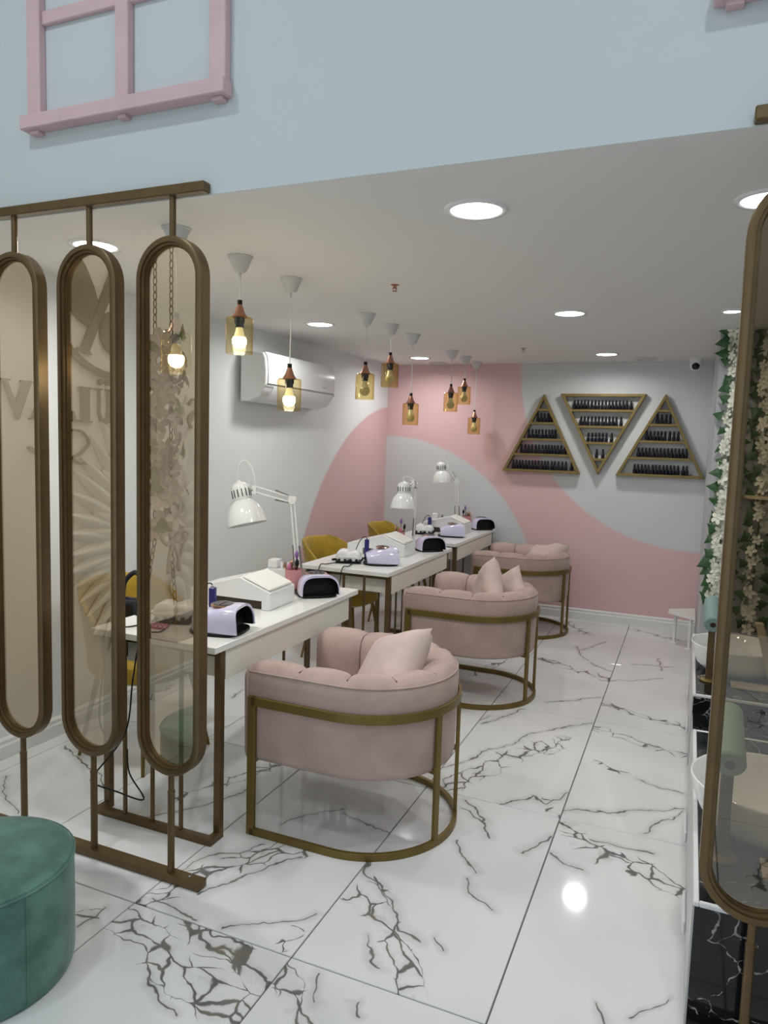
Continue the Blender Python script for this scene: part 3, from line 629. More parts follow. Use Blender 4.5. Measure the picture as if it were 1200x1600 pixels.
rows = [  # rack, shelf, shelf top z, x positions along the shelf
 ('left', 'top', 1.776, (-1.309, -1.279, -1.249, -1.218, -1.192)),
 ('left', 'second', 1.630, (-1.384, -1.350, -1.319, -1.292, -1.261, -1.231, -1.201, -1.174, -1.147)),
 ('left', 'third', 1.492, (-1.446, -1.411, -1.380, -1.349, -1.315, -1.285, -1.254, -1.224, -1.198, -1.170, -1.144, -1.117, -1.087, -1.054)),
 ('left', 'bottom', 1.347, (-1.515, -1.484, -1.456, -1.428, -1.397, -1.370, -1.339, -1.312, -1.283, -1.252, -1.224, -1.198, -1.163, -1.136, -1.103, -1.070, -1.037, -0.987)),
 ('middle', 'top', 1.895, (-0.990, -0.960, -0.930, -0.901, -0.872, -0.840, -0.810, -0.781, -0.751, -0.722, -0.692, -0.665, -0.636, -0.606, -0.576, -0.547, -0.512)),
 ('middle', 'second', 1.753, (-0.925, -0.895, -0.865, -0.832, -0.802, -0.773, -0.743, -0.714, -0.684, -0.655, -0.626, -0.587)),
 ('middle', 'third', 1.611, (-0.854, -0.821, -0.791, -0.761, -0.732, -0.701, -0.656)),
 ('middle', 'lowest', 1.468, (-0.775, -0.722)),
 ('right', 'top', 1.779, (-0.289, -0.254, -0.220, -0.189)),
 ('right', 'second', 1.636, (-0.367, -0.337, -0.306, -0.278, -0.250, -0.220, -0.183, -0.150, -0.117)),
 ('right', 'third', 1.493, (-0.427, -0.397, -0.367, -0.337, -0.307, -0.278, -0.248, -0.219, -0.189, -0.160, -0.131, -0.102, -0.073, -0.045)),
 ('right', 'bottom', 1.349, (-0.451, -0.422, -0.392, -0.363, -0.337, -0.304, -0.277, -0.248, -0.217, -0.189, -0.160, -0.132, -0.100, -0.060, -0.031)),
]
rackname = {'left': 'left triangle rack', 'middle': 'inverted middle triangle rack', 'right': 'right triangle rack'}
for rk, sh, z, xs in rows:
    for i, x in enumerate(xs):
        if bme is None:
            o = bottle.build('polish_bottle', 'polish_black', smooth='auto'); bme = o.data; o.location = (x, YB-0.036, z)
        else: o = link('polish_bottle', bme, None, (x, YB-0.036, z))
        tag(o, 'black polish bottle, %s from left on %s shelf of the %s' % (ORD[i], sh, rackname[rk]), 'nail polish', 'nail polish bottles in the triangular racks')

# ------------------------------------------------------------------ pink barrel chairs
def u_path(r, xf, n=26, straight=8, inset=0.0):             # near front -> round the back -> far front; normal points outwards
    p = []
    for i in range(straight): p.append((xf*(1-i/straight), -r, 0, -1))
    for i in range(n+1):
        a = -math.pi/2 + math.pi*i/n; p.append((r*math.cos(a), r*math.sin(a), math.cos(a), math.sin(a)))
    for i in range(1, straight+1): p.append((xf*i/straight, r, 0, 1))
    return p
def barrel_chair(loc, label):
    t = thing('barrel_armchair', label, 'armchair', loc, 0, 'pink velvet barrel armchairs')
    r = 0.352; xf = -0.365
    nch = 9; L = 2*abs(xf)+math.pi*r; path = []; d = []
    for k in range(nch*18+1):
        q = L*k/(nch*18); d.append(q)
        if q < -xf: path.append((xf+q, -r, 0, -1))
        elif q > L+xf: path.append((-(q-L-xf), r, 0, 1))
        else: a = -math.pi/2+(q+xf)/r; path.append((r*math.cos(a), r*math.sin(a), math.cos(a), math.sin(a)))
    m = MB(); n = 0
    for k, (x, y, nx, ny) in enumerate(path):
        u = (d[k]/L*nch) % 1.0; s = min(1.0, abs(math.sin(math.pi*u)))**0.40
        if k == len(path)-1: s = 0.0
        bl = 0.034*s; tp = 0.019*s
        sec = [(-0.004, 0.300), (0.0, 0.32), (0.004, 0.48), (0.006, 0.60), (0.006, 0.632), (0.000, 0.648),
               (-0.022, 0.662+tp), (-0.05, 0.668+tp), (-0.085-bl*0.3, 0.664+tp*0.9), (-0.108-bl*0.7, 0.645+tp*0.6), (-0.118-bl, 0.61), (-0.118-bl, 0.45), (-0.112, 0.36), (-0.10, 0.300)]
        n = len(sec)
        for o, z in sec: m.v.append((x+nx*o, y+ny*o, z))
    K = len(path)
    m.f = [(j*n+i, j*n+(i+1) % n, (j+1)*n+(i+1) % n, (j+1)*n+i) for j in range(K-1) for i in range(n)]
    for j, sgn in ((0, -1), (K-1, 1)):                      # softly rounded arm fronts
        x, y, nx, ny = path[j]; ring0 = [j*n+i for i in range(n)]
        cyo = -0.058; cz = 0.48
        prev = ring0
        for f, out in ((0.97, 0.012), (0.88, 0.022), (0.6, 0.028)):
            new = []
            for i in ring0:
                vx, vy, vz = m.v[i]; oy = (vy-y)*ny
                new.append(len(m.v)); m.v.append((vx-out, y+ny*(cyo+(oy-cyo)*f), cz+(vz-cz)*(1-(1-f)*0.35)))
            for i in range(n): m.f.append((prev[i], prev[(i+1) % n], new[(i+1) % n], new[i]))
            prev = new
        m.f.append(tuple(prev))
    m.build('upholstered_shell', 'pink_velvet', t, smooth=True)
    pm_ = MB()
    pp = [(x, y) for x, y, nx, ny in path]
    pm_.tube([(x+nx*0.001, y+ny*0.001, 0.651) for x, y, nx, ny in path[::2]], 0.0035, 6)
    pm_.build('top_piping', 'pink_velvet', t, smooth=True)
    for sg in (-1, 1):
        q = MB().tube([(xf-0.004, sg*(r+0.004), 0.31), (xf-0.004, sg*(r+0.006), 0.5), (xf-0.004, sg*(r+0.008), 0.63), (xf-0.004, sg*(r-0.02), 0.668)], 0.004, 6)
        q.build('arm_piping', 'pink_velvet', t, smooth=True)
    # tufting seams in the valleys
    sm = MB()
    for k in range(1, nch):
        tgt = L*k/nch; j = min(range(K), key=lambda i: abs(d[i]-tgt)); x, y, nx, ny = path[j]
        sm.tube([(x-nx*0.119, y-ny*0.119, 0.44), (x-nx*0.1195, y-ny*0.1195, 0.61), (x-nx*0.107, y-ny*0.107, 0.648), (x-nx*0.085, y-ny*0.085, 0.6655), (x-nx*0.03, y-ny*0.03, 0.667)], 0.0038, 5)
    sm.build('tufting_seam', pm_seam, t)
    # seat
    ri = r-0.112; sp = [(x, y) for x, y, _, _ in u_path(ri, xf+0.0, 24, 6)]
    MB().prism(sp, 0.300, 0.365, 'z').build('seat_base', 'pink_velvet', t)
    cs = [(x, y) for x, y, _, _ in u_path(ri-0.006, xf-0.02, 24, 6)]
    c = MB(); nn = len(cs)
    lay = [(0.985, 0.366), (1.0, 0.38), (1.0, 0.445), (0.975, 0.462), (0.90, 0.470), (0.5, 0.478)]
    cx0 = -0.1
    for f, z in lay:
        for x, y in cs: c.v.append((cx0+(x-cx0)*f, y*f, z))
    for j in range(len(lay)-1):
        for i in range(nn): c.f.append((j*nn+i, j*nn+(i+1) % nn, (j+1)*nn+(i+1) % nn, (j+1)*nn+i))
    c.f.append(tuple(range(nn-1, -1, -1))); c.f.append(tuple(range((len(lay)-1)*nn, len(lay)*nn)))
    c.build('seat_cushion', 'pink_velvet_light', t, smooth='auto')
    # gold frame
    rf = 0.370; fx = -0.345
    fp = u_path(rf, fx, 40, 4)
    MB().sweep(fp, [(-0.014, 0.0), (0.004, 0.0), (0.004, 0.028), (-0.014, 0.028)]).build('floor_ring', 'gold_bar', t, bevel=0.002)
    MB().sweep(fp, [(-0.009, 0.522), (0.004, 0.522), (0.004, 0.558), (-0.009, 0.558)]).build('back_band', 'gold_bar', t, bevel=0.002)
    for sg in (-1, 1):
        y0, y1 = sorted((sg*(rf-0.014), sg*(rf+0.004)))
        MB().cbox(fx-0.014, fx+0.020, y0, y1, 0.0, 0.558, 0.002).build('front_post', 'gold_bar', t)
        a = sg*R(21); ca, sa = math.cos(a), math.sin(a)
        m = MB(); m.box(rf-0.012, rf+0.003, -0.013, 0.013, 0.026, 0.524)
        m.v = [(x*ca-y*sa, x*sa+y*ca, z) for x, y, z in m.v]; m.build('back_post', 'gold_bar', t, bevel=0.002)
        m = MB(); m.box(0.20, rf-0.008, -0.011, 0.011, 0.288, 0.306)
        m.v = [(x*ca-y*sa, x*sa+y*ca, z) for x, y, z in m.v]; m.build('seat_bracket', 'gold_bar', t)
        y0, y1 = sorted((sg*(rf-0.010), sg*0.22)); MB().box(fx-0.008, fx+0.012, y0, y1, 0.288, 0.306).build('seat_bracket', 'gold_bar', t)
    return t
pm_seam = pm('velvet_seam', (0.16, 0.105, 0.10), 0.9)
ch = barrel_chair((-1.160, 2.682, 0), 'pink velvet barrel armchair on gold frame nearest the camera')
dup(ch, (-1.172, 4.392, 0), 0, 'pink velvet barrel armchair on gold frame, middle of the three')
dup(ch, (-1.235, 6.105, 0), 0, 'pink velvet barrel armchair on gold frame, nearest the pink back wall')

def pillow(loc, nrm, roll, size, label, crumple=0.0, seed=1, pinch=0.10):
    n = 18; m = MB(); rd = random.Random(seed); ph = [rd.uniform(0, 6.28) for _ in range(8)]
    for side in (1, -1):
        for j in range(n+1):
            for i in range(n+1):
                u, v = -1+2*i/n, -1+2*j/n
                th = (max(0, (1-u**4))*max(0, (1-v**4)))**0.55
                k = 1-pinch*(1-abs(v)**1.5 if abs(u) > abs(v) else 1-abs(u)**1.5)*max(abs(u), abs(v))
                w = crumple*(math.sin(5*u+ph[0]+2*v)*0.4+math.sin(7*v-3*u+ph[1])*0.3+math.sin(11*(u+v)+ph[2])*0.2)
                m.v.append((u*k*size/2, v*k*size/2, side*(th*size*0.23)*(1+0.0*w) + w*size*0.12*(0.4+0.6*th)))
    N = (n+1)**2
    for s in (0, 1):
        for j in range(n):
            for i in range(n):
                a = s*N+j*(n+1)+i; q = (a, a+1, a+n+2, a+n+1); m.f.append(q if s == 0 else q[::-1])
    o = m.build('throw_pillow', 'pink_velvet_light', smooth=True)
    import bmesh
    bm = bmesh.new(); bm.from_mesh(o.data); bmesh.ops.remove_doubles(bm, verts=bm.verts, dist=1e-5); bm.to_mesh(o.data); bm.free(); o.data.shade_smooth()
    o.location = loc; q = Vector(nrm).normalized().to_track_quat('Z', 'Y') @ Matrix.Rotation(R(roll), 3, 'Z').to_quaternion(); o.rotation_euler = q.to_euler()
    return tag(o, label, 'pillow', 'pink pillows in the armchairs')
pillow((-1.065, 2.655, 0.640), (-0.55, -0.50, 0.62), 28, 0.34, 'pink square pillow leaning in the nearest armchair', 0.06, 2)
pillow((-1.11, 4.33, 0.665), (-0.80, -0.55, 0.15), 40, 0.30, 'folded pink pillow standing on its corner in the middle armchair', 0.25, 5)
pillow((-1.01, 4.455, 0.640), (-0.35, -0.75, 0.40), 40, 0.26, 'pink pillow behind the folded one in the middle armchair', 0.15, 8)
pillow((-1.10, 6.08, 0.610), (-0.3, -0.35, 0.8), 20, 0.36, 'crumpled pink pillow in the armchair by the back wall', 0.55, 11)

# ------------------------------------------------------------------ green pouf
t = thing('pouf', 'round teal green velvet pouf in the bottom left corner', 'pouf', (-1.79, 1.365, 0))
MB().lathe([(0.235, 0.0), (0.246, 0.008), (0.250, 0.03), (0.251, 0.17), (0.250, 0.315), (0.2485, 0.326)], 64).build('side', 'green_velvet', t, smooth='auto')
MB().lathe([(0.2485, 0.324), (0.243, 0.333), (0.225, 0.340), (0.15, 0.346), (0.001, 0.348)], 64).build('top_cushion', 'green_velvet', t, smooth='auto')
MB().tube([(0.2515*math.cos(a*math.pi/32), 0.2515*math.sin(a*math.pi/32), 0.3265) for a in range(64)], 0.0025, 6, closed=True).build('piping', 'green_velvet', t, smooth=True)
a0 = R(-12); MB().tube([(0.2505*math.cos(a0), 0.2505*math.sin(a0), 0.01), (0.253*math.cos(a0), 0.253*math.sin(a0), 0.17), (0.2515*math.cos(a0), 0.2515*math.sin(a0), 0.325)], 0.002, 5).build('side_seam', 'green_velvet', t)

# ------------------------------------------------------------------ manicure desks (local origin: near right corner on the floor, table runs to +y and -x)
DL, DW, DT = 1.25, 0.60, 0.775
def desk(loc, label):
    t = thing('manicure_desk', label, 'desk', loc, 0, 'white manicure desks')
    MB().cbox(-DW, 0, 0, DL, DT-0.026, DT, 0.002).build('tabletop', 'desk_white', t)
    x0, x1, y0, y1, zz = -DW+0.06, -0.012, 0.085, DL-0.085, DT-0.145
    MB().box(x1-0.018, x1, y0, y1, zz, DT-0.0265).build('front_panel', 'desk_cream', t, bevel=0.0015)
    MB().box(x0, x1-0.019, y0+0.001, y0+0.018, zz+0.004, DT-0.0265).build('end_panel', 'desk_cream', t)
    MB().box(x0, x1-0.019, y1-0.018, y1-0.001, zz+0.004, DT-0.0265).build('end_panel', 'desk_cream', t)
    MB().box(x0, x1-0.019, y0+0.02, y1-0.02, zz+0.004, zz+0.018).build('bottom_panel', 'desk_cream', t)
    for e in (0, 1):
        ry = 0.012 if e == 0 else DL-0.012; ly = 0.066 if e == 0 else DL-0.066
        for x in (-0.026, -DW+0.026):
            MB().box(x-0.014, x+0.014, ly-0.014, ly+0.014, 0.0, DT-0.027).build('leg', 'bronze', t, bevel=0.001)
            a, b = sorted((ry, ly)); MB().box(x-0.0135, x+0.0135, a+0.0145, b-0.0145, 0, 0.028).build('foot_stub', 'bronze', t, bevel=0.001)
        MB().box(-DW+0.012, -0.012, ry-0.014, ry+0.014, 0, 0.028).build('foot_rail', 'bronze', t, bevel=0.001)
        MB().box(-DW+0.04, -0.04, ly-0.012, ly+0.012, DT-0.052, DT-0.027).build('top_rail', 'bronze', t)
        for k in (0.27, 0.5, 0.73):
            x = -DW*k; MB().box(x-0.006, x+0.006, ry-0.006, ry+0.006, 0.028, DT-0.027).build('thin_bar', 'bronze', t)
    return t
D0 = [(-1.572, 2.172), (-1.615, 3.94), (-1.655, 5.41)]
dk = desk((D0[0][0], D0[0][1], 0), 'white manicure desk with bronze legs nearest the camera, behind the screen')
dup(dk, (D0[1][0], D0[1][1], 0), 0, 'white manicure desk with bronze legs, middle of the row')
dup(dk, (D0[2][0], D0[2][1], 0), 0, 'white manicure desk with bronze legs, farthest, by the back wall')

# hand rest with a padded roof and a slot
def hand_rest(loc, rz, label):
    t = thing('hand_rest', label, 'hand rest', loc, rz, 'white house shaped hand rests')
    prof = [(0, 0), (0, 0.080), (-0.158, 0.140), (-0.42, 0.070), (-0.42, 0), (-0.305, 0), (-0.305, 0.044), (-0.042, 0.040), (-0.042, 0)]
    MB().prism(prof, 0, 0.245, 'y').build('body', 'plastic_white', t, bevel=0.002)
    MB().box(-0.304, -0.043, 0.02, 0.022, 0.0005, 0.0415).build('slot_shade', 'wood_dark', t)  # dark sheet standing in for the shade inside the open slot
    a = math.atan2(0.06, 0.158); L = math.hypot(0.158, 0.06)
    m = MB(); m.cbox(0.008, L-0.006, 0.012, 0.233, 0.0005, 0.013, 0.006)
    m.v = [(-x*math.cos(a)+z*math.sin(a), y, 0.080+x*math.sin(a)+z*math.cos(a)) for x, y, z in m.v]
    m.build('pad', 'pad_white', t, bevel=0.004)
    return t
hr = hand_rest((-1.708, 2.765, DT+0.001), R(3), 'white house shaped hand rest with pad on the nearest desk')
dup(hr, (-1.752, 4.545, DT+0.001), R(3), 'white house shaped hand rest with pad on the middle desk')
dup(hr, (-1.775, 6.05, DT+0.001), R(3), 'white house shaped hand rest with pad on the farthest desk')

# curing lamp: domed lilac shell, open front facing +x
def uv_lamp(loc, rz, label):
    t = thing('uv_nail_lamp', label, 'nail lamp', loc, rz, 'white nail curing lamps')
    m = MB(); K, N = 12, 20
    for j in range(K+1):
        u = j/K; x = 0.095-0.19*u
        w = 0.092*(1-0.30*u**2.2); h = 0.098*(1-0.42*u**2.0)+0.004*math.sin(math.pi*u)
        for i in range(N+1):
            a = math.pi*i/N; ca, sa = math.cos(a), math.sin(a)
            e = 0.52
            flare = 1+0.07*(1-sa)
            m.v.append((x+0.018*(1-sa)*(1 if j == 0 else 0.4), w*flare*math.copysign(abs(ca)**e, ca), 0.012+h*abs(sa)**e))
    n = N+1
    for j in range(K):
        for i in range(N): m.f.append((j*n+i, j*n+i+1, (j+1)*n+i+1, (j+1)*n+i))
    back = [K*n+i for i in range(n)]; m.f.append(tuple(back))
    m.build('shell', 'plastic_lilac', t, smooth='auto')
    q = MB(); vv = [m.v[i] for i in range(n)]
    q.v = [(x-0.006, y*0.945, 0.012+(z-0.012)*0.90) for x, y, z in vv] + [(x-0.05, y*0.93, 0.012+(z-0.012)*0.86) for x, y, z in vv]
    q.f = [(i, i+1, n+i+1, n+i) for i in range(n-1)] + [tuple(range(n, 2*n))]
    q.build('inner_chamber', 'black', t)
    r = MB(); r.v = [(x+0.0005, y, z) for x, y, z in vv]+[(x-0.001, y*0.94, 0.012+(z-0.012)*0.89) for x, y, z in vv]
    r.f = [(i, i+1, n+i+1, n+i) for i in range(n-1)]; r.build('front_rim', 'plastic_lilac', t)
    b = []
    for i in range(25):
        a = 2*math.pi*i/24; b.append((0.112*math.copysign(abs(math.cos(a))**0.6, math.cos(a)), 0.102*(1-0.12*(math.cos(a) < 0)*abs(math.cos(a)))*math.copysign(abs(math.sin(a))**0.6, math.sin(a))))
    MB().prism(b[:-1], 0, 0.011, 'z').build('base_plate', 'black', t, bevel=0.003)
    d = MB(); d.lathe([(0.042, 0), (0.042, 0.004), (0.036, 0.007), (0.001, 0.007)], 24); d.v = [(x*1.15+0.015, y*1.35, z+0.1050-0.05*(x)) for x, y, z in d.v]
    do = d.build('display_ring', 'rose_gold', t, smooth='auto')
    d = MB(); d.lathe([(0.033, 0.006), (0.033, 0.0085), (0.001, 0.0085)], 24); d.v = [(x*1.15+0.015, y*1.35, z+0.1050-0.05*(x)) for x, y, z in d.v]; d.build('display', 'black_gloss', do)
    for k in range(3):
        MB().lathe([(0.005, 0.0085), (0.005, 0.0105), (0.001, 0.0105)], 10, (0.012, -0.024+0.024*k, 0.1055)).build('button', 'rose_gold', do)
    return t
uv = uv_lamp((-1.705, 2.385, DT+0.001), R(12), 'lilac white nail curing lamp on the near end of the nearest desk')
for x, y, a, l in ((-1.712, 3.20, -46, 'lilac white nail curing lamp with open black front, far end of nearest desk'),
                   (-1.790, 4.225, 28, 'lilac white nail curing lamp on the near end of the middle desk'),
                   (-1.738, 4.98, -46, 'lilac white nail curing lamp with open black front, far end of middle desk'),
                   (-1.835, 5.84, 20, 'lilac white nail curing lamp on the near end of the farthest desk'),
                   (-1.765, 6.53, -50, 'lilac white nail curing lamp with open black front by the back wall')):
    dup(uv, (x, y, DT+0.001), R(a), l)

# electric nail file control unit: rounded white case over a black base with knobs
def file_unit(loc, rz, label):
    t = thing('nail_drill_unit', label, 'nail drill', loc, rz, 'white nail drill units')
    m = MB(); m.cbox(-0.082, 0.082, -0.056, 0.056, 0.014, 0.068, 0.020); m.build('case', 'plastic_white', t, bevel=0.010, smooth='auto')
    for x, r, z in ((-0.034, 0.038, 0.046), (0.040, 0.033, 0.044)):
        m = MB(); m.lathe([(r*0.55, -0.052), (r*0.9, -0.047), (r, -0.036), (r, 0.036), (r*0.9, 0.047), (r*0.55, 0.052)], 28, (0, 0, 0), (0, 1, 0)); m.v = [(a*1.15+x, b, c*1.05+z) for a, b, c in m.v]; m.build('rounded_lobe', 'plastic_white', t, smooth=True)
    MB().cbox(-0.080, 0.080, -0.054, 0.054, 0, 0.0135, 0.003).build('base_plate', 'black', t)
    for x in (-0.055, -0.018, 0.018, 0.055): MB().lathe([(0.008, 0), (0.008, 0.012), (0.001, 0.012)], 12, (x, -0.0565, 0.024), (0, -1, 0)).build('knob', 'black', t)
    for y in (-0.03, 0.03): MB().lathe([(0.008, 0), (0.008, 0.012), (0.001, 0.012)], 12, (0.0825, y, 0.024), (1, 0, 0)).build('knob', 'black', t)
    return t
fu = file_unit((-1.955, 2.415, DT+0.001), R(20), 'white nail drill unit with black knobs behind the third capsule panel')
dup(fu, (-1.985, 4.16, DT+0.001), R(20), 'white nail drill unit with black knobs on the middle desk')
dup(fu, (-2.080, 5.85, DT+0.001), R(10), 'white nail drill unit with black knobs on the farthest desk')
def handpiece(loc, rz, label):
    t = thing('handpiece_stand', label, 'nail drill handpiece', loc, rz, 'dark blue upright handpieces')
    MB().cbox(-0.016, 0.016, -0.013, 0.013, 0.0, 0.020, 0.003).build('foot', 'black', t)
    MB().cbox(-0.0145, 0.0145, -0.012, 0.012, 0.020, 0.135, 0.004).build('grip', 'blue_plastic', t)
    MB().tube(bez((0, 0, 0.135), (0.0, 0.0, 0.165), (-0.045, 0.0, 0.165), (-0.075, 0.0, 0.05)), 0.0028, 6).build('cord', 'black', t, smooth=True)
    MB().lathe([(0.006, 0.133), (0.006, 0.142), (0.003, 0.146)], 10).build('tip', 'steel', t)
    return t
hp = handpiece((-1.85, 2.535, DT+0.001), R(15), 'dark blue handpiece standing right of the nearest drill unit')
dup(hp, (-1.932, 4.32, DT+0.001), R(30), 'dark blue handpiece standing behind the middle desk curing lamp')
dup(hp, (-2.075, 5.975, DT+0.001), R(0), 'dark blue handpiece standing on the farthest desk by the lamp')

# articulated desk lamps
def lamp(base, elbow, neck, top, rim, label, rr=0.118, loop=0.17):
    t = thing('desk_lamp', label, 'desk lamp', (base[0], base[1], DT), 0, 'white articulated desk lamps')
    B = Vector((0, 0, 0)); g = Vector((base[0], base[1], DT)); E = Vector(elbow)-g; N = Vector(neck)-g; T = Vector(top)-g; Q = Vector(rim)-g
    MB().lathe([(0.044, 0.001), (0.044, 0.012), (0.038, 0.018), (0.014, 0.018), (0.012, 0.05), (0.010, 0.09)], 28).build('base', 'lamp_white', t, smooth='auto')
    sd = (E-B).cross(N-E); sd = sd.normalized()*0.008 if sd.length > 1e-5 else Vector((0.008, 0, 0))
    P0 = Vector((0, 0, 0.08)); w = Vector((0.011, 0, 0.0)) if abs(N.x-E.x) > 0.05 else Vector((0.0, 0.011, 0.0))
    for s in (-1, 1):
        MB().tube([P0+w*s, E+w*s], 0.0052, 8).build('lower_arm', 'lamp_white', t, smooth='auto')
        v = Vector((0, 0, 0.015*s)); MB().tube([E+v, N+v], 0.0042, 8).build('upper_arm', 'lamp_white', t, smooth='auto')
        MB().tube([P0+w*s*1.9, P0+(E-P0)*0.36+w*s*1.7], 0.0058, 8).build('spring', 'steel', t)
        MB().tube([E+(N-E)*0.1+v*1.2, E+(N-E)*0.45+v*1.7], 0.0045, 8).build('spring', 'steel', t)
    m = MB()
    for s in (-1, 1): m.lathe([(0.022, -0.0015), (0.022, 0.0015)], 18, tuple(E+sd*s), tuple(sd))
    m.lathe([(0.006, -0.012), (0.006, 0.012)], 10, tuple(E), tuple(sd)); m.build('elbow_joint', 'lamp_white', t)
    MB().box(N.x-0.012, N.x+0.012, N.y-0.008, N.y+0.008, N.z-0.03, N.z+0.02).build('head_bracket', 'lamp_white', t, bevel=0.003)
    ax = (T-Q); H = ax.length; ax.normalize(); c = tuple(Q)
    body = [(rr, 0), (rr*0.985, 0.012), (rr*0.93, H*0.20), (rr*0.80, H*0.38), (rr*0.60, H*0.50), (rr*0.47, H*0.56)]
    MB().lathe(body + [(b-0.003, z) for b, z in body[::-1]], 36, c, tuple(ax), cap=False).build('lamp_shade', 'lamp_white', t, smooth='auto')
    ho = MB().lathe([(rr*0.40, H*0.53), (rr*0.46, H*0.57), (rr*0.47, H*0.86), (rr*0.42, H*0.93), (rr*0.25, H*0.99), (rr*0.1, H*1.0), (rr*0.09, H*1.04), (0.002, H*1.045)], 28, c, tuple(ax)).build('lamp_neck', 'lamp_white', t, smooth='auto')
    q = Vector((0, 0, 1)).rotation_difference(ax); m = MB()
    for k in range(14):
        a = 2*math.pi*k/14; b = MB(); b.box(rr*0.455, rr*0.485, -0.0022, 0.0022, H*0.64, H*0.82)
        vv = []
        for x, y, z in b.v:
            p = q @ Vector((x*math.cos(a)-y*math.sin(a), x*math.sin(a)+y*math.cos(a), z)) + Q; vv.append(tuple(p))
        m.add(vv, b.f)
    stuff(m.build('vent_slots', 'black', ho))
    MB().lathe([(0.012, H*0.5), (0.028, H*0.35), (0.026, H*0.25), (0.001, H*0.18)], 16, c, tuple(ax)).build('bulb', 'bulb_off', ho, smooth=True)
    br = [N, N*0.5+(Q+ax*H*0.7)*0.5, Q+ax*H*0.72]; MB().tube(br, 0.006, 8).build('head_arm', 'steel', t)
    T2 = Q+ax*(H*1.03)
    MB().tube(bez(T2, T2+Vector((-0.03, 0, loop*0.95)), N+Vector((0.0, 0, loop*1.1)), N+Vector((0.005, 0, 0.01)), 16), 0.0038, 6).build('cord_loop', 'cord_white', t, smooth=True)
lamp((-1.893, 3.345), (-1.935, 3.345, 1.230), (-2.155, 3.32, 1.278), (-2.242, 3.30, 1.312), (-2.178, 3.29, 1.088), 'white articulated desk lamp on the nearest desk', 0.107)
lamp((-1.892, 5.09), (-1.885, 5.09, 1.235), (-1.862, 4.96, 1.262), (-1.918, 4.92, 1.268), (-1.915, 4.92, 1.080), 'white articulated desk lamp standing on the middle desk', 0.096, 0.05)
lamp((-1.972, 6.45), (-1.990, 6.45, 1.215), (-2.075, 6.42, 1.345), (-2.135, 6.40, 1.385), (-2.115, 6.40, 1.198), 'white articulated desk lamp on the farthest desk before the grey mural circle', 0.090, 0.06)

# brush cups and small boxes
def brush_cup(loc, mat, label):
    t = thing('brush_cup', label, 'cup', loc, 0, 'cups of brushes on the desks')
    MB().lathe([(0.040, 0.0), (0.042, 0.002), (0.044, 0.105), (0.041, 0.105), (0.038, 0.006), (0.001, 0.006)], 24, cap=False).build('glass', mat, t, smooth='auto')
    for k, (dx, dy, h, mt) in enumerate(((0.012, 0.0, 0.205, 'brush_purple'), (-0.015, 0.012, 0.150, 'rose_gold'), (0.022, -0.014, 0.165, 'black'), (-0.008, -0.016, 0.140, 'pink_plastic'), (0.0, 0.02, 0.155, 'steel'))):
        o = MB().tube([(dx*0.4, dy*0.4, 0.01), (dx*1.5, dy*1.5, h-0.045)], 0.0035, 7).build('brush_handle', 'rose_gold' if k == 0 else mt, t)
        MB().lathe([(0.003, 0), (0.011, 0.018), (0.009, 0.034), (0.002, 0.046)], 10, (dx*1.5, dy*1.5, h-0.047)).build('brush_head', mt, o, smooth=True)
    return t
bc = brush_cup((-1.868, 3.252, DT+0.001), 'pink_glass', 'pink ribbed cup of brushes beside the nearest lamp stand')
dup(bc, (-2.005, 5.08, DT+0.001), R(70), 'cup of brushes and tools beside the middle desk lamp')
dup(bc, (-1.925, 6.61, DT+0.001), R(200), 'cup of brushes beside the farthest desk lamp')
def clear_box(loc, label):
    t = thing('acrylic_organiser', label, 'box', loc, R(6), 'small clear organisers')
    MB().cbox(-0.062, 0.062, -0.045, 0.045, 0, 0.085, 0.004).build('box', 'acrylic', t)
    MB().cbox(-0.056, -0.004, -0.035, 0.035, 0.0855, 0.130, 0.004).build('tissue_pack', 'plastic_white', t)
    for k in range(3): MB().lathe([(0.009, 0), (0.009, 0.02), (0.006, 0.023), (0.006, 0.032)], 12, (0.012+0.019*k, 0.0, 0.0855)).build('small_jar', ('plastic_white', 'rose_gold', 'plastic_white')[k], t)
    return t
cb = clear_box((-2.005, 3.345, DT+0.001), 'clear organiser with white jars behind the nearest hand rest')
dup(cb, (-2.14, 6.42, DT+0.001), R(6), 'clear organiser on the farthest desk behind the hand rest')
t = thing('nail_clips', 'pink spiral nail clips lying near the drill unit on nearest desk', 'nail clips', (-1.955, 2.29, DT+0.001))
for k in range(6): MB().tube([(-0.05+0.02*k+0.012*math.cos(a*math.pi/5), 0.012*math.sin(a*math.pi/5), 0.010+0.006*math.sin(a*math.pi/5)) for a in range(10)], 0.004, 6, closed=True).build('clip', 'pink_plastic', t)
MB().cbox(-0.022, 0.022, -0.006, 0.006, 0, 0.012, 0.002).build('phone_stand', 'black', tag(bpy.data.objects.new('dark_file', None), 'dark nail file lying on the far left of the middle desk', 'nail file'))
df = bpy.data.objects['dark_file']; COL.objects.link(df); df.location = (-2.08, 4.22, DT+0.001); df.rotation_euler = (0, 0, R(60)); df.children[0].name = 'blade'; df.children[0].scale = (2.6, 1.5, 1)

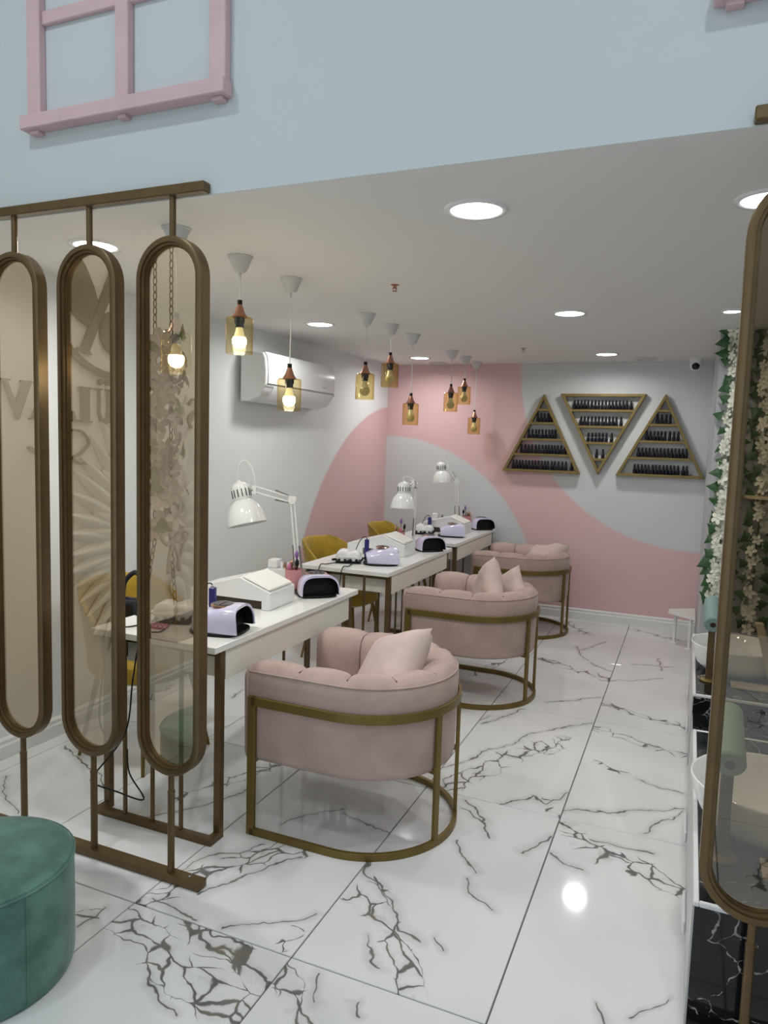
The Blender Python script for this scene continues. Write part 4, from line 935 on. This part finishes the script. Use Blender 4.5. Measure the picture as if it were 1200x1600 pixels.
# power strips under the desks and loose cables
def strip(loc, label):
    t = thing('power_strip', label, 'power strip', loc, 0, 'black power strips under the desks')
    MB().cbox(-0.05, 0.05, -0.025, 0.025, -0.085, 0, 0.006).build('housing', 'black', t)
    for k in (-1, 1): MB().lathe([(0.012, 0), (0.012, 0.004)], 14, (0.025*k, -0.025, -0.04), (0, -1, 0)).build('socket', 'cap_black', t)
    return t
ps = strip((-2.075, 2.199, DT-0.0275), 'black power strip hanging under the nearest desk end')
dup(ps, (-2.118, 3.967, DT-0.0275), 0, 'black power strip hanging under the middle desk end')
def cable(pts, label, r=0.0032):
    o = MB().tube(spline(pts, 7), r, 6).build('power_cable', 'black', smooth=True); tag(o, label, 'cable', 'loose black cables')
cable([(-1.99, 2.36, DT+0.006), (-2.03, 2.25, DT+0.006), (-2.06, 2.155, DT+0.002), (-2.065, 2.13, 0.65), (-2.01, 2.12, 0.48), (-2.04, 2.13, 0.36), (-2.10, 2.14, 0.42), (-2.08, 2.14, 0.62)], 'black cable looping below the left end of the nearest desk')
cable([(-1.93, 2.35, DT+0.006), (-1.88, 2.24, DT+0.006), (-1.90, 2.155, DT+0.003), (-1.92, 2.13, 0.62), (-1.95, 2.12, 0.40), (-2.08, 2.10, 0.22), (-2.10, 2.10, 0.175), (-1.98, 2.10, 0.165), (-1.86, 2.12, 0.15), (-1.93, 2.12, 0.24), (-1.95, 2.13, 0.33)], 'black cable hanging in a loose loop near the floor behind screen')
cable([(-1.83, 2.44, DT+0.006), (-1.87, 2.56, DT+0.006), (-2.03, 2.56, DT+0.006), (-2.15, 2.4, DT+0.006)], 'thin black cable lying across the nearest desk')
cable([(-2.02, 4.12, DT+0.006), (-2.06, 4.0, DT+0.006), (-2.07, 3.925, DT+0.003), (-2.075, 3.90, 0.64), (-2.03, 3.90, 0.55), (-1.97, 3.90, 0.62), (-1.965, 3.92, 0.69)], 'black cable hanging over the left end of the middle desk')
cable([(-1.93, 4.10, DT+0.006), (-1.91, 4.0, DT+0.006), (-1.915, 3.925, DT+0.003), (-1.925, 3.905, 0.66), (-1.97, 3.90, 0.55), (-2.02, 3.90, 0.50), (-2.04, 3.905, 0.60), (-2.04, 3.92, 0.66)], 'black cable dropping in front of the middle desk end panel')

# ------------------------------------------------------------------ mustard velvet chairs by the left wall, facing the desks
def tub_chair(loc, rz, label):
    t = thing('mustard_chair', label, 'chair', loc, rz, 'mustard velvet chairs behind the desks')
    n = 40; m = MB(); K = 9
    for side in (0, 1):
        for i in range(n+1):
            a = R(180-112)+R(224)*i/n; q = abs((a-math.pi)/R(112)); 
            top = 0.845-0.24*max(0, (q-0.35)/0.65)**1.5
            if q < 0.35: top = 0.845-0.01*(q/0.35)**2
            for k in range(K+1):
                v = k/K; z = 0.43+(top-0.43)*v
                rr = 0.245+0.045*v**1.4-0.035*side*(1 if k < K else 0.5)
                if k == K: z -= 0.0
                m.v.append((rr*math.cos(a)*0.98, rr*math.sin(a), z))
    st = (n+1)*(K+1)
    for s in (0, 1):
        for i in range(n):
            for k in range(K):
                b = s*st+i*(K+1)+k; q = (b, b+1, b+K+2, b+K+1); m.f.append(q)
    for i in range(n):
        for k in (0, K): b = i*(K+1)+k; m.f.append((b, b+K+1, st+b+K+1, st+b))
    for i in (0, n):
        for k in range(K): b = i*(K+1)+k; m.f.append((b, b+1, st+b+1, st+b))
    m.build('backrest', 'mustard_velvet', t, smooth='auto', bevel=0.008)
    s = MB(); c = []
    for i in range(32):
        a = 2*math.pi*i/32; ca, sa = math.cos(a), math.sin(a); c.append((0.03+0.235*math.copysign(abs(ca)**0.75, ca), 0.225*math.copysign(abs(sa)**0.75, sa)))
    for f, z in ((0.9, 0.40), (1.0, 0.415), (1.0, 0.465), (0.96, 0.482), (0.8, 0.49), (0.3, 0.495)):
        for x, y in c: s.v.append((0.03+(x-0.03)*f, y*f, z))
    for j in range(5):
        for i in range(32): s.f.append((j*32+i, j*32+(i+1) % 32, (j+1)*32+(i+1) % 32, (j+1)*32+i))
    s.f.append(tuple(range(31, -1, -1))); s.f.append(tuple(range(160, 192)))
    s.build('seat', 'mustard_velvet', t, smooth='auto')
    for sx in (-1, 1):
        for sy in (-1, 1):
            MB().tube([(0.03+sx*0.15, sy*0.15, 0.402), (0.03+sx*0.215, sy*0.215, 0.0)], 0.015, 10, r1=0.008).build('leg', 'gold_bar', t, smooth='auto')
    return t
tc = tub_chair((-2.425, 2.745, 0), R(-6), 'mustard velvet tub chair behind the nearest desk with a black bag')
dup(tc, (-2.285, 4.66, 0), R(-3), 'mustard velvet tub chair behind the middle desk')
dup(tc, (-2.31, 5.86, 0), R(2), 'mustard velvet tub chair turned toward the room, by the pink corner')
# black bag hung on the nearest chair
t = thing('handbag', 'black handbag with strap hanging on the nearest mustard chair', 'bag', (-2.395, 2.655, 0.735))
m = MB(); m.cbox(-0.06, 0.06, -0.035, 0.025, -0.115, 0.05, 0.02); m.build('body', 'cap_black', t, bevel=0.012, smooth='auto')
MB().tube(spline([(-0.05, -0.01, 0.045), (-0.045, 0.0, 0.12), (0.0, 0.02, 0.165), (0.05, 0.01, 0.12), (0.055, -0.01, 0.045)], 6), 0.012, 8).build('strap', 'cap_black', t, smooth=True)
MB().lathe([(0.02, 0), (0.018, 0.006), (0.001, 0.008)], 16, (0.02, -0.036, -0.06), (0, -1, 0)).build('clasp', 'steel', t)
t = thing('dark_jacket', 'dark folded jacket lying on the seat of the corner mustard chair', 'jacket', (-2.31, 5.86, 0.497))
m = MB(); m.cbox(-0.13, 0.13, -0.15, 0.15, 0, 0.05, 0.02); m.cbox(-0.17, -0.06, -0.12, 0.12, 0.05, 0.24, 0.03); m.build('folds', 'cap_black', t, bevel=0.02, smooth='auto')

# ------------------------------------------------------------------ foot bath stations on the right: black marble plinths with white trims
def station(y0, y1, label_p, label_b, label_f, label_s, roll_mat):
    x0, x1, z1 = 0.086, RIGHT-0.002, 0.365
    t = thing('marble_plinth', label_p, 'platform', ((x0+x1)/2, (y0+y1)/2, 0), 0, 'black marble foot bath plinths')
    ox, oy = (x0+x1)/2, (y0+y1)/2
    MB().box(x0-ox, x1-ox, y0-oy, y1-oy, 0, z1-0.004).build('body', 'black_marble', t)
    MB().box(x0-ox+0.011, x1-ox, y0-oy+0.011, y1-oy-0.011, z1-0.004, z1-0.0005).build('top_slab', 'black_marble', t)
    MB().cbox(x0-ox-0.004, x0-ox+0.010, y0-oy-0.004, y1-oy+0.004, z1-0.012, z1+0.001, 0.002).build('edge_trim', 'aluminium', t)
    MB().cbox(x0-ox+0.0105, x1-ox, y0-oy-0.004, y0-oy+0.010, z1-0.012, z1+0.001, 0.002).build('edge_trim', 'aluminium', t)
    MB().cbox(x0-ox+0.0105, x1-ox, y1-oy-0.010, y1-oy+0.004, z1-0.012, z1+0.001, 0.002).build('edge_trim', 'aluminium', t)
    MB().box(x0-ox-0.006, x0-ox-0.0005, y0-oy+0.004, y1-oy-0.004, 0.0, z1-0.013).build('side_panel', 'face_grey', t)
    for k in (0.35, 0.8): 
        yy = y0-oy+(y1-y0)*k; MB().cbox(x0-ox-0.018, x0-ox-0.0065, yy-0.09, yy+0.09, 0.03, 0.075, 0.004).build('access_handle', 'aluminium', t)
    bx, by = 0.295, y0+0.50
    b = thing('wash_basin', label_b, 'basin', (bx, by, z1+0.001), 0, 'white ceramic foot basins')
    pr = [(0.125, 0), (0.155, 0.004), (0.195, 0.04), (0.218, 0.09), (0.230, 0.145), (0.232, 0.152), (0.228, 0.156), (0.224, 0.152), (0.210, 0.09), (0.185, 0.045), (0.12, 0.018), (0.022, 0.014)]
    MB().lathe(pr, 56, cap=False).build('bowl', 'ceramic', b, smooth=True)
    MB().lathe([(0.024, 0.012), (0.024, 0.016), (0.016, 0.018), (0.001, 0.018)], 18).build('drain', 'steel', b, smooth='auto')
    f = thing('foot_rest', label_f, 'foot rest', (0.1565, by-0.235, z1+0.001), 0, 'gold foot rest posts with rolls')
    MB().lathe([(0.045, 0), (0.045, 0.005), (0.038, 0.010), (0.018, 0.012)], 28).build('base_plate', 'sign_gold', f, smooth='auto')
    MB().cbox(-0.017, 0.017, -0.014, 0.014, 0.010, 0.315, 0.003).build('post', 'bronze', f)
    m = MB(); m.lathe([(0.015, -0.125), (0.038, -0.125), (0.043, -0.118), (0.043, 0.118), (0.038, 0.125), (0.015, 0.125)], 28, (0, 0.05, 0.345), (0, 1, 0.30)); m.build('cushion_roll', roll_mat, f, smooth='auto')
    MB().lathe([(0.0145, -0.126), (0.0145, -0.10)], 16, (0, 0.05, 0.345), (0, 1, 0.30)).build('roll_hole_shade', 'wood_dark', f)  # dark plug painting the shade of the hole in the roll's end
    s = thing('foot_support', label_s, 'foot rest', (0.40, by-0.26, z1+0.001), 0, 'beige angled foot supports')
    MB().cbox(-0.14, 0.13, -0.055, 0.055, 0, 0.010, 0.003).build('base_plate', 'beige_panel', s)
    for sx in (-0.125, 0.115):
        for sy in (-0.04, 0.04): MB().lathe([(0.006, 0.010), (0.006, 0.012), (0.001, 0.0125)], 10, (sx, sy, 0)).build('screw', 'steel', s)
    m = MB(); m.cbox(-0.02, 0.02, -0.016, 0.016, 0, 0.33, 0.006); m.v = [(x+0.06-z*0.28, y, z+0.01) for x, y, z in m.v]; m.build('arm', 'beige_panel', s)
station(2.005, 3.30, 'black marble plinth with white edge trims, nearest on the right', 'white round basin on the near marble plinth behind mirrored capsule', 'gold foot rest post with green roll behind the capsule glass', 'beige angled arm on a plate seen through the capsule glass', 'olive_fabric')
station(3.80, 5.08, 'black marble plinth with white edge trims, farther, before the garland pillar', 'white round basin on the far marble plinth below garland', 'gold foot rest post with teal roll in front of far basin', 'beige angled arm on a plate beside the far basin', 'teal_fabric')
t = thing('marble_step', 'low black marble step between the two plinths', 'step', (0.77, 3.55, 0))
MB().box(-0.682, 0.678, -0.245, 0.245, 0, 0.272).build('body', 'black_marble', t)
MB().box(-0.686, -0.683, -0.24, 0.24, 0, 0.27).build('side_panel', 'face_grey', t)
# dark wooden stool beyond the glass
t = thing('dark_stool', 'dark wooden stool on the far plinth behind the capsule glass', 'stool', (0.68, 4.30, 0.366))
MB().cbox(-0.17, 0.17, -0.16, 0.16, 0.20, 0.235, 0.008).build('seat', 'wood_dark', t)
for sx in (-1, 1):
    for sy in (-1, 1): MB().box(sx*0.14-0.018, sx*0.14+0.018, sy*0.13-0.018, sy*0.13+0.018, 0, 0.20).build('leg', 'wood_dark', t)

# ------------------------------------------------------------------ white low table by the back wall
t = thing('low_table', 'white low table with round legs by the pink wall below garland', 'table', (-0.02, 6.26, 0))
MB().prism([(-0.072, -0.055), (-0.066, 0.065), (0.128, 0.19), (0.128, -0.21)], 0.243, 0.262, 'z').build('tabletop', 'desk_white', t, bevel=0.002)
for x, y in ((-0.015, 0.0), (0.098, -0.15), (0.10, 0.12)):
    MB().lathe([(0.030, 0), (0.030, 0.004), (0.013, 0.008), (0.013, 0.243)], 18, (x, y, 0)).build('leg', 'desk_white', t, smooth='auto')

# ------------------------------------------------------------------ flower garlands
def leaf_mesh(name, mat, s=0.05):
    pts = [(0, -0.1), (0.30, -0.32), (0.42, -0.02), (0.95, 0.05), (0.55, 0.38), (0.42, 0.62), (0.0, 1.25), (-0.42, 0.62), (-0.55, 0.38), (-0.95, 0.05), (-0.42, -0.02), (-0.30, -0.32)]
    v = [(0, 0.3*s, 0.008)] + [(x*s*0.7, y*s*0.8, -0.006*abs(x)-0.004*max(0, y)) for x, y in pts]
    f = [(0, i, i % 12+1) for i in range(1, 13)]
    me = bpy.data.meshes.new(name); me.from_pydata(v, [], f); me.materials.append(M[mat]); me.shade_smooth(); return me
def blossom_mesh(name, mat, s=0.03):
    v, f = [], []
    for k in range(5):
        a = 2*math.pi*k/5; ca, sa = math.cos(a), math.sin(a); o = len(v)
        for x, y, z in ((0.05, 0, 0), (0.5, -0.34, 0.22), (0.95, -0.26, 0.18), (1.08, 0.0, 0.05), (0.95, 0.26, 0.18), (0.5, 0.34, 0.22), (0.6, 0, 0.10)):
            v.append(((x*ca-y*sa)*s, (x*sa+y*ca)*s, z*s))
        f += [(o, o+1, o+6), (o+1, o+2, o+6), (o+2, o+3, o+6), (o+3, o+4, o+6), (o+4, o+5, o+6), (o+5, o, o+6)]
    me = bpy.data.meshes.new(name); me.from_pydata(v, [], f); me.materials.append(M[mat]); me.shade_smooth(); return me
def garland(pts, label, seed, nl, nf, lm, fm, rad, facing, group='artificial flower garlands', lw=1.0, front=True):
    rd = random.Random(seed); base = Vector(pts[-1])
    t = thing('flower_garland', label, 'garland', tuple(base), 0, group)
    P = [Vector(p)-base for p in spline(pts, 6)]
    MB().tube(P, 0.004, 6).build('vine_stem', 'leaf', t, smooth=True)
    F = Vector(facing).normalized(); SD = F.cross(Vector((0, 0, 1))).normalized()
    def at(u):
        x = u*(len(P)-1); i = min(int(x), len(P)-2); return P[i].lerp(P[i+1], x-i)
    for k in range(nl):
        u = (k+rd.uniform(-0.3, 0.3)+0.5)/nl; sgn = -1 if k % 2 else 1
        d = SD*sgn*rd.uniform(0.7, 1.25)*rad*lw + F*rd.uniform(-0.1, 0.5)*rad
        o = link('ivy_leaf', lm, t); o.location = at(max(0, min(1, u))) + d
        nrm = (F*1.0 + SD*sgn*rd.uniform(-0.2, 0.7) + Vector((0, 0, rd.uniform(-0.3, 0.5)))).normalized()
        up = (SD*sgn*rd.uniform(0.2, 1.0) + Vector((0, 0, rd.uniform(-1.1, 0.2)))).normalized()
        xx = up.cross(nrm).normalized(); yy = nrm.cross(xx)
        o.rotation_euler = Matrix((xx, yy, nrm)).transposed().to_euler(); s = rd.uniform(0.8, 1.25); o.scale = (s, s, s)
    for k in range(nf):
        u = (k+rd.uniform(-0.5, 0.5)+0.5)/nf
        a = rd.uniform(-1.9, 1.9); rr = rad*rd.uniform(0.35, 0.8)
        d = (F*math.cos(a)+SD*math.sin(a))*rr
        o = link('blossom', fm, t); o.location = at(max(0, min(1, u))) + d
        nrm = (d.normalized() + F*0.5 + Vector((rd.uniform(-.5, .5), rd.uniform(-.5, .5), rd.uniform(-0.6, 0.6)))).normalized()
        o.rotation_euler = nrm.to_track_quat('Z', 'Y').to_euler(); s = rd.uniform(0.75, 1.2); o.scale = (s, s, s)
    return t
lm = leaf_mesh('ivy_leaf', 'leaf', 0.062); fm = blossom_mesh('blossom', 'petal', 0.036)
garland([(0.215, 5.045, 2.30), (0.225, 5.04, 2.0), (0.215, 5.045, 1.6), (0.21, 5.045, 1.2), (0.20, 5.045, 0.85), (0.19, 5.045, 0.62)], 'white flower garland with ivy leaves hanging on the grey pillar', 4, 46, 120, lm, fm, 0.052, (-0.1, -1, 0))
garland([(0.40, 5.045, 2.30), (0.405, 5.04, 1.9), (0.425, 5.045, 1.45), (0.41, 5.045, 1.0), (0.405, 5.045, 0.45)], 'white flower garland with ivy leaves seen through the right capsule glass', 9, 50, 110, lm, fm, 0.055, (-0.1, -1, 0))
t = thing('wall_shelf', 'curved beige wall shelf on the pillar between the garland vines', 'shelf', (0.56, 5.11, 1.27))
c = [(0.22*math.cos(math.pi*i/20)*1.15, -0.17*math.sin(math.pi*i/20)-0.001) for i in range(21)]
MB().prism(c, 0, 0.022, 'z').build('board', 'beige_panel', t, bevel=0.003)
for x in (-0.14, 0.14): MB().box(x-0.01, x+0.01, -0.12, -0.001, -0.03, -0.001).build('bracket', 'bronze', t)

# ------------------------------------------------------------------ the front part of the left wall: gold sign, wings, flower swing (met in the capsule glass)
XS = -2.919
t = thing('wall_sign', 'gold lettered wall sign on the left wall, seen mirrored in capsule glass', 'sign', (XS, 0.8, 1.6))
def plate(name, poly, d=0.016, par=t): return MB().prism([(y-0.8, z-1.6) for y, z in poly], 0.0, d, 'x').build(name, 'sign_gold', par)
def serif(y0, y1, z): return [(y0, z), (y1, z), (y1, z+0.008), (y0, z+0.008)]
zb, zt = 1.606, 1.788
# V
plate('letter', [(1.322, zt), (1.392, zt), (1.392, zt-0.008), (1.380, zt-0.008), (1.424, zb+0.075), (1.468, zt-0.008), (1.450, zt-0.008), (1.450, zt), (1.502, zt), (1.502, zt-0.008), (1.488, zt-0.008), (1.420, zb-0.004), (1.408, zb-0.004), (1.336, zt-0.008), (1.322, zt-0.008)])
# A
plate('letter', [(1.158, zb), (1.206, zb), (1.206, zb+0.008), (1.190, zb+0.008), (1.204, zb+0.05), (1.268, zb+0.05), (1.284, zb+0.008), (1.272, zb+0.008), (1.272, zb), (1.348, zb), (1.348, zb+0.008), (1.334, zb+0.008), (1.262, zt+0.004), (1.250, zt+0.004), (1.174, zb+0.008), (1.158, zb+0.008)])
# L
plate('letter', [(0.955, zb), (1.085, zb), (1.090, zb+0.055), (1.080, zb+0.055), (1.066, zb+0.014), (1.028, zb+0.010), (1.028, zt-0.008), (1.046, zt-0.008), (1.046, zt), (0.955, zt), (0.955, zt-0.008), (0.974, zt-0.008), (0.974, zb+0.008), (0.955, zb+0.008)])
# U with two dots
plate('letter', [(0.798, zt), (0.856, zt), (0.856, zt-0.008), (0.846, zt-0.008), (0.846, zb+0.062), (0.853, zb+0.032), (0.868, zb+0.020), (0.886, zb+0.026), (0.898, zb+0.055), (0.898, zt-0.008), (0.884, zt-0.008), (0.884, zt), (0.936, zt), (0.936, zt-0.008), (0.910, zt-0.008), (0.910, zb+0.050), (0.896, zb+0.010), (0.868, zb-0.004), (0.834, zb+0.004), (0.812, zb+0.034), (0.810, zb+0.06), (0.810, zt-0.008), (0.798, zt-0.008)])
for y in (0.842, 0.893): plate('umlaut_dot', [(y+0.0165*math.cos(2*math.pi*i/20), 1.822+0.0165*math.sin(2*math.pi*i/20)) for i in range(20)])
# S as a swept stroke of varying width
def stroke(name, pts, ws, d=0.016, par=t):
    P = spline([(0, a, b) for a, b in pts], 6); n = len(P); L_, R_ = [], []
    for i, p in enumerate(P):
        a = P[max(i-1, 0)]; b = P[min(i+1, n-1)]; dy, dz = b[1]-a[1], b[2]-a[2]; l = math.hypot(dy, dz) or 1
        x = i/(n-1)*(len(ws)-1); k = min(int(x), len(ws)-2); w = ws[k]+(ws[k+1]-ws[k])*(x-k)
        L_.append((p[1]-0.8-dz/l*w, p[2]-1.6+dy/l*w)); R_.append((p[1]-0.8+dz/l*w, p[2]-1.6-dy/l*w))
    m = MB(); 
    for k in range(n): m.v += [(0, *L_[k]), (0, *R_[k]), (d, *R_[k]), (d, *L_[k])]
    for k in range(n-1):
        for j in range(4): m.f.append((k*4+j, k*4+(j+1) % 4, k*4+4+(j+1) % 4, k*4+4+j))
    m.f += [(0, 1, 2, 3), (n*4-1, n*4-2, n*4-3, n*4-4)]
    return m.build(name, 'sign_gold', par)
stroke('letter', [(0.158, 1.748), (0.128, 1.779), (0.090, 1.782), (0.062, 1.757), (0.068, 1.722), (0.105, 1.698), (0.146, 1.672), (0.158, 1.640), (0.138, 1.612), (0.098, 1.606), (0.062, 1.628), (0.055, 1.655)], (0.010, 0.005, 0.006, 0.011, 0.013, 0.014, 0.013, 0.010, 0.006, 0.005, 0.010))
# emblem: winged stroke, disc and ring
stroke('emblem_stroke', [(0.70, 2.62), (0.80, 2.38), (0.90, 2.18), (1.003, 1.972)], (0.030, 0.029, 0.027, 0.026))
plate('emblem_serif', [(0.955, 1.955), (1.060, 1.972), (1.050, 1.985), (1.025, 1.99), (0.980, 1.98)], 0.017)
plate('emblem_wing', [(0.905, 2.235), (0.935, 2.31), (0.99, 2.40), (1.06, 2.47), (1.16, 2.52), (1.17, 2.44), (1.165, 2.36), (1.15, 2.28), (1.12, 2.20), (1.07, 2.145), (1.02, 2.115), (0.965, 2.098), (0.94, 2.13)], 0.012)
for k in range(8):
    a = k/7; stroke('wing_feather', [(0.955+0.02*a, 2.13+0.10*a), (1.04+0.015*a, 2.17+0.15*a), (1.10+0.05*a, 2.24+0.24*a)], (0.004, 0.006, 0.003), 0.015)
plate('emblem_disc', [(0.79+0.105*math.cos(2*math.pi*i/40), 2.09+0.115*math.sin(2*math.pi*i/40)) for i in range(40)], 0.014)
stroke('emblem_ring', [(0.80+0.46*math.cos(R(200)+R(-1)*0+math.radians(k*10)), 2.33+0.47*math.sin(R(200)+math.radians(k*10))) for k in range(0, 18)], (0.008, 0.018, 0.018, 0.008))
stroke('flourish', [(1.32, 1.466), (1.355, 1.475), (1.31, 1.45), (1.24, 1.43), (1.16, 1.50), (1.10, 1.56), (1.02, 1.555), (0.978, 1.50), (1.03, 1.45), (1.08, 1.425), (1.05, 1.395), (0.98, 1.39)], (0.004, 0.006, 0.004, 0.006, 0.004, 0.006, 0.006, 0.004))

t = thing('feather_wings', 'pair of white relief angel wings on the left wall, mirrored in glass', 'wall relief', (XS, 0.45, 0.45))
rd = random.Random(5)
fme = None
for sgn in (1, -1):
    for row, (n, L0, L1, r0) in enumerate(((17, 0.52, 0.40, 0.0), (13, 0.34, 0.26, 0.0), (9, 0.20, 0.16, 0.0))):
        for k in range(n):
            u = k/(n-1); a = R(68)-R(138)*u+rd.uniform(-0.03, 0.03); Ln = (L0+(L1-L0)*u)*rd.uniform(0.94, 1.05)
            if fme is None:
                m = MB(); S_ = 10
                for i in range(S_+1):
                    x = i/S_; w = 0.085*math.sin(math.pi*min(1, 0.12+0.88*x)**0.8)**0.7 if i < S_ else 0.006
                    z = 0.035*math.sin(math.pi*x)**0.6
                    m.v += [(0.001, x, -w), (0.004+z*0.55, x, -w*0.5), (0.006+z, x, 0), (0.004+z*0.55, x, w*0.5), (0.001, x, w)]
                for i in range(S_):
                    for j in range(4): m.f.append((i*5+j, i*5+j+1, i*5+6+j, i*5+5+j))
                fo = m.build('feather', 'feather_white', t, smooth=True); fme = fo.data
            else: fo = link('feather', fme, t)
            root = Vector((0.008*(row)+0.0006*k, sgn*(0.16+0.08*math.sin(math.pi*u)), 0.75-0.52*u))
            fo.location = root
            fo.rotation_euler = (a, 0, 0) if sgn > 0 else (math.pi-a, 0, 0)
            fo.scale = (1, Ln, 0.55+0.15*row)
# flower swing on chains
SX = -2.45
t = thing('flower_swing', 'swing on gold chains wrapped in pale flowers, mirrored in capsule glass', 'swing', (SX, 0.62, 0.52))
MB().cbox(-0.15, 0.15, -0.40, 0.40, 0, 0.03, 0.006).build('swing_seat', 'wood_dark', t)
def chain(p0, p1, name='chain'):
    a, b = Vector(p0), Vector(p1); n = int((b-a).length/0.036); d = (b-a).normalized(); m = MB()
    s1 = d.cross(Vector((1, 0, 0.01))).normalized(); s2 = d.cross(s1)
    for k in range(n):
        c = a+(b-a)*((k+0.5)/n); s = s1 if k % 2 else s2
        m.tube([tuple(c+d*0.022*math.cos(2*math.pi*i/10)+s*0.010*math.sin(2*math.pi*i/10)) for i in range(10)], 0.0032, 5, closed=True)
    return stuff(m.build(name, 'sign_gold', t))
for y in (0.33, -0.33):
    for x in (-0.05, 0.05): chain((x, y, TOP-0.52), (x, y, 0.50)); chain((x, y, 0.50), (x*2.4, y+0.03*(1 if y > 0 else -1), 0.03))
lmp = leaf_mesh('pale_leaf', 'leaf_pale', 0.075); fmp = blossom_mesh('pale_blossom', 'petal_pale', 0.052)
for y in (0.33, -0.33):
    rd = random.Random(int(y*10))
    for k in range(70):
        a = rd.uniform(0, 6.28); rr = rd.uniform(0.03, 0.105); z = 0.55+0.95*(k+rd.random())/70
        o = link('blossom', fmp, t); o.location = (rr*math.cos(a), y+rr*math.sin(a), z)
        o.rotation_euler = Vector((math.cos(a), math.sin(a), rd.uniform(-.4, .4))).to_track_quat('Z', 'Y').to_euler(); s = rd.uniform(.8, 1.25); o.scale = (s, s, s)
    for k in range(18):
        a = rd.uniform(0, 6.28); z = 0.5+1.02*(k+rd.random())/18
        o = link('pale_leaf', lmp, t); o.location = (0.105*math.cos(a), y+0.105*math.sin(a), z)
        o.rotation_euler = Vector((math.cos(a), math.sin(a), rd.uniform(-.2, .5))).to_track_quat('Z', 'Y').to_euler()
    for s in (-1, 1): 
        MB().tube(spline([(0.06, y, 0.50), (0.075, y+s*0.05, 0.55), (0.08, y+s*0.10, 0.53), (0.075, y+s*0.06, 0.49), (0.06, y, 0.50), (0.07, y+s*0.035, 0.42), (0.07, y+s*0.045, 0.34)], 5), 0.010, 6).build('ribbon_bow', 'pink_velvet_light', t, smooth=True)
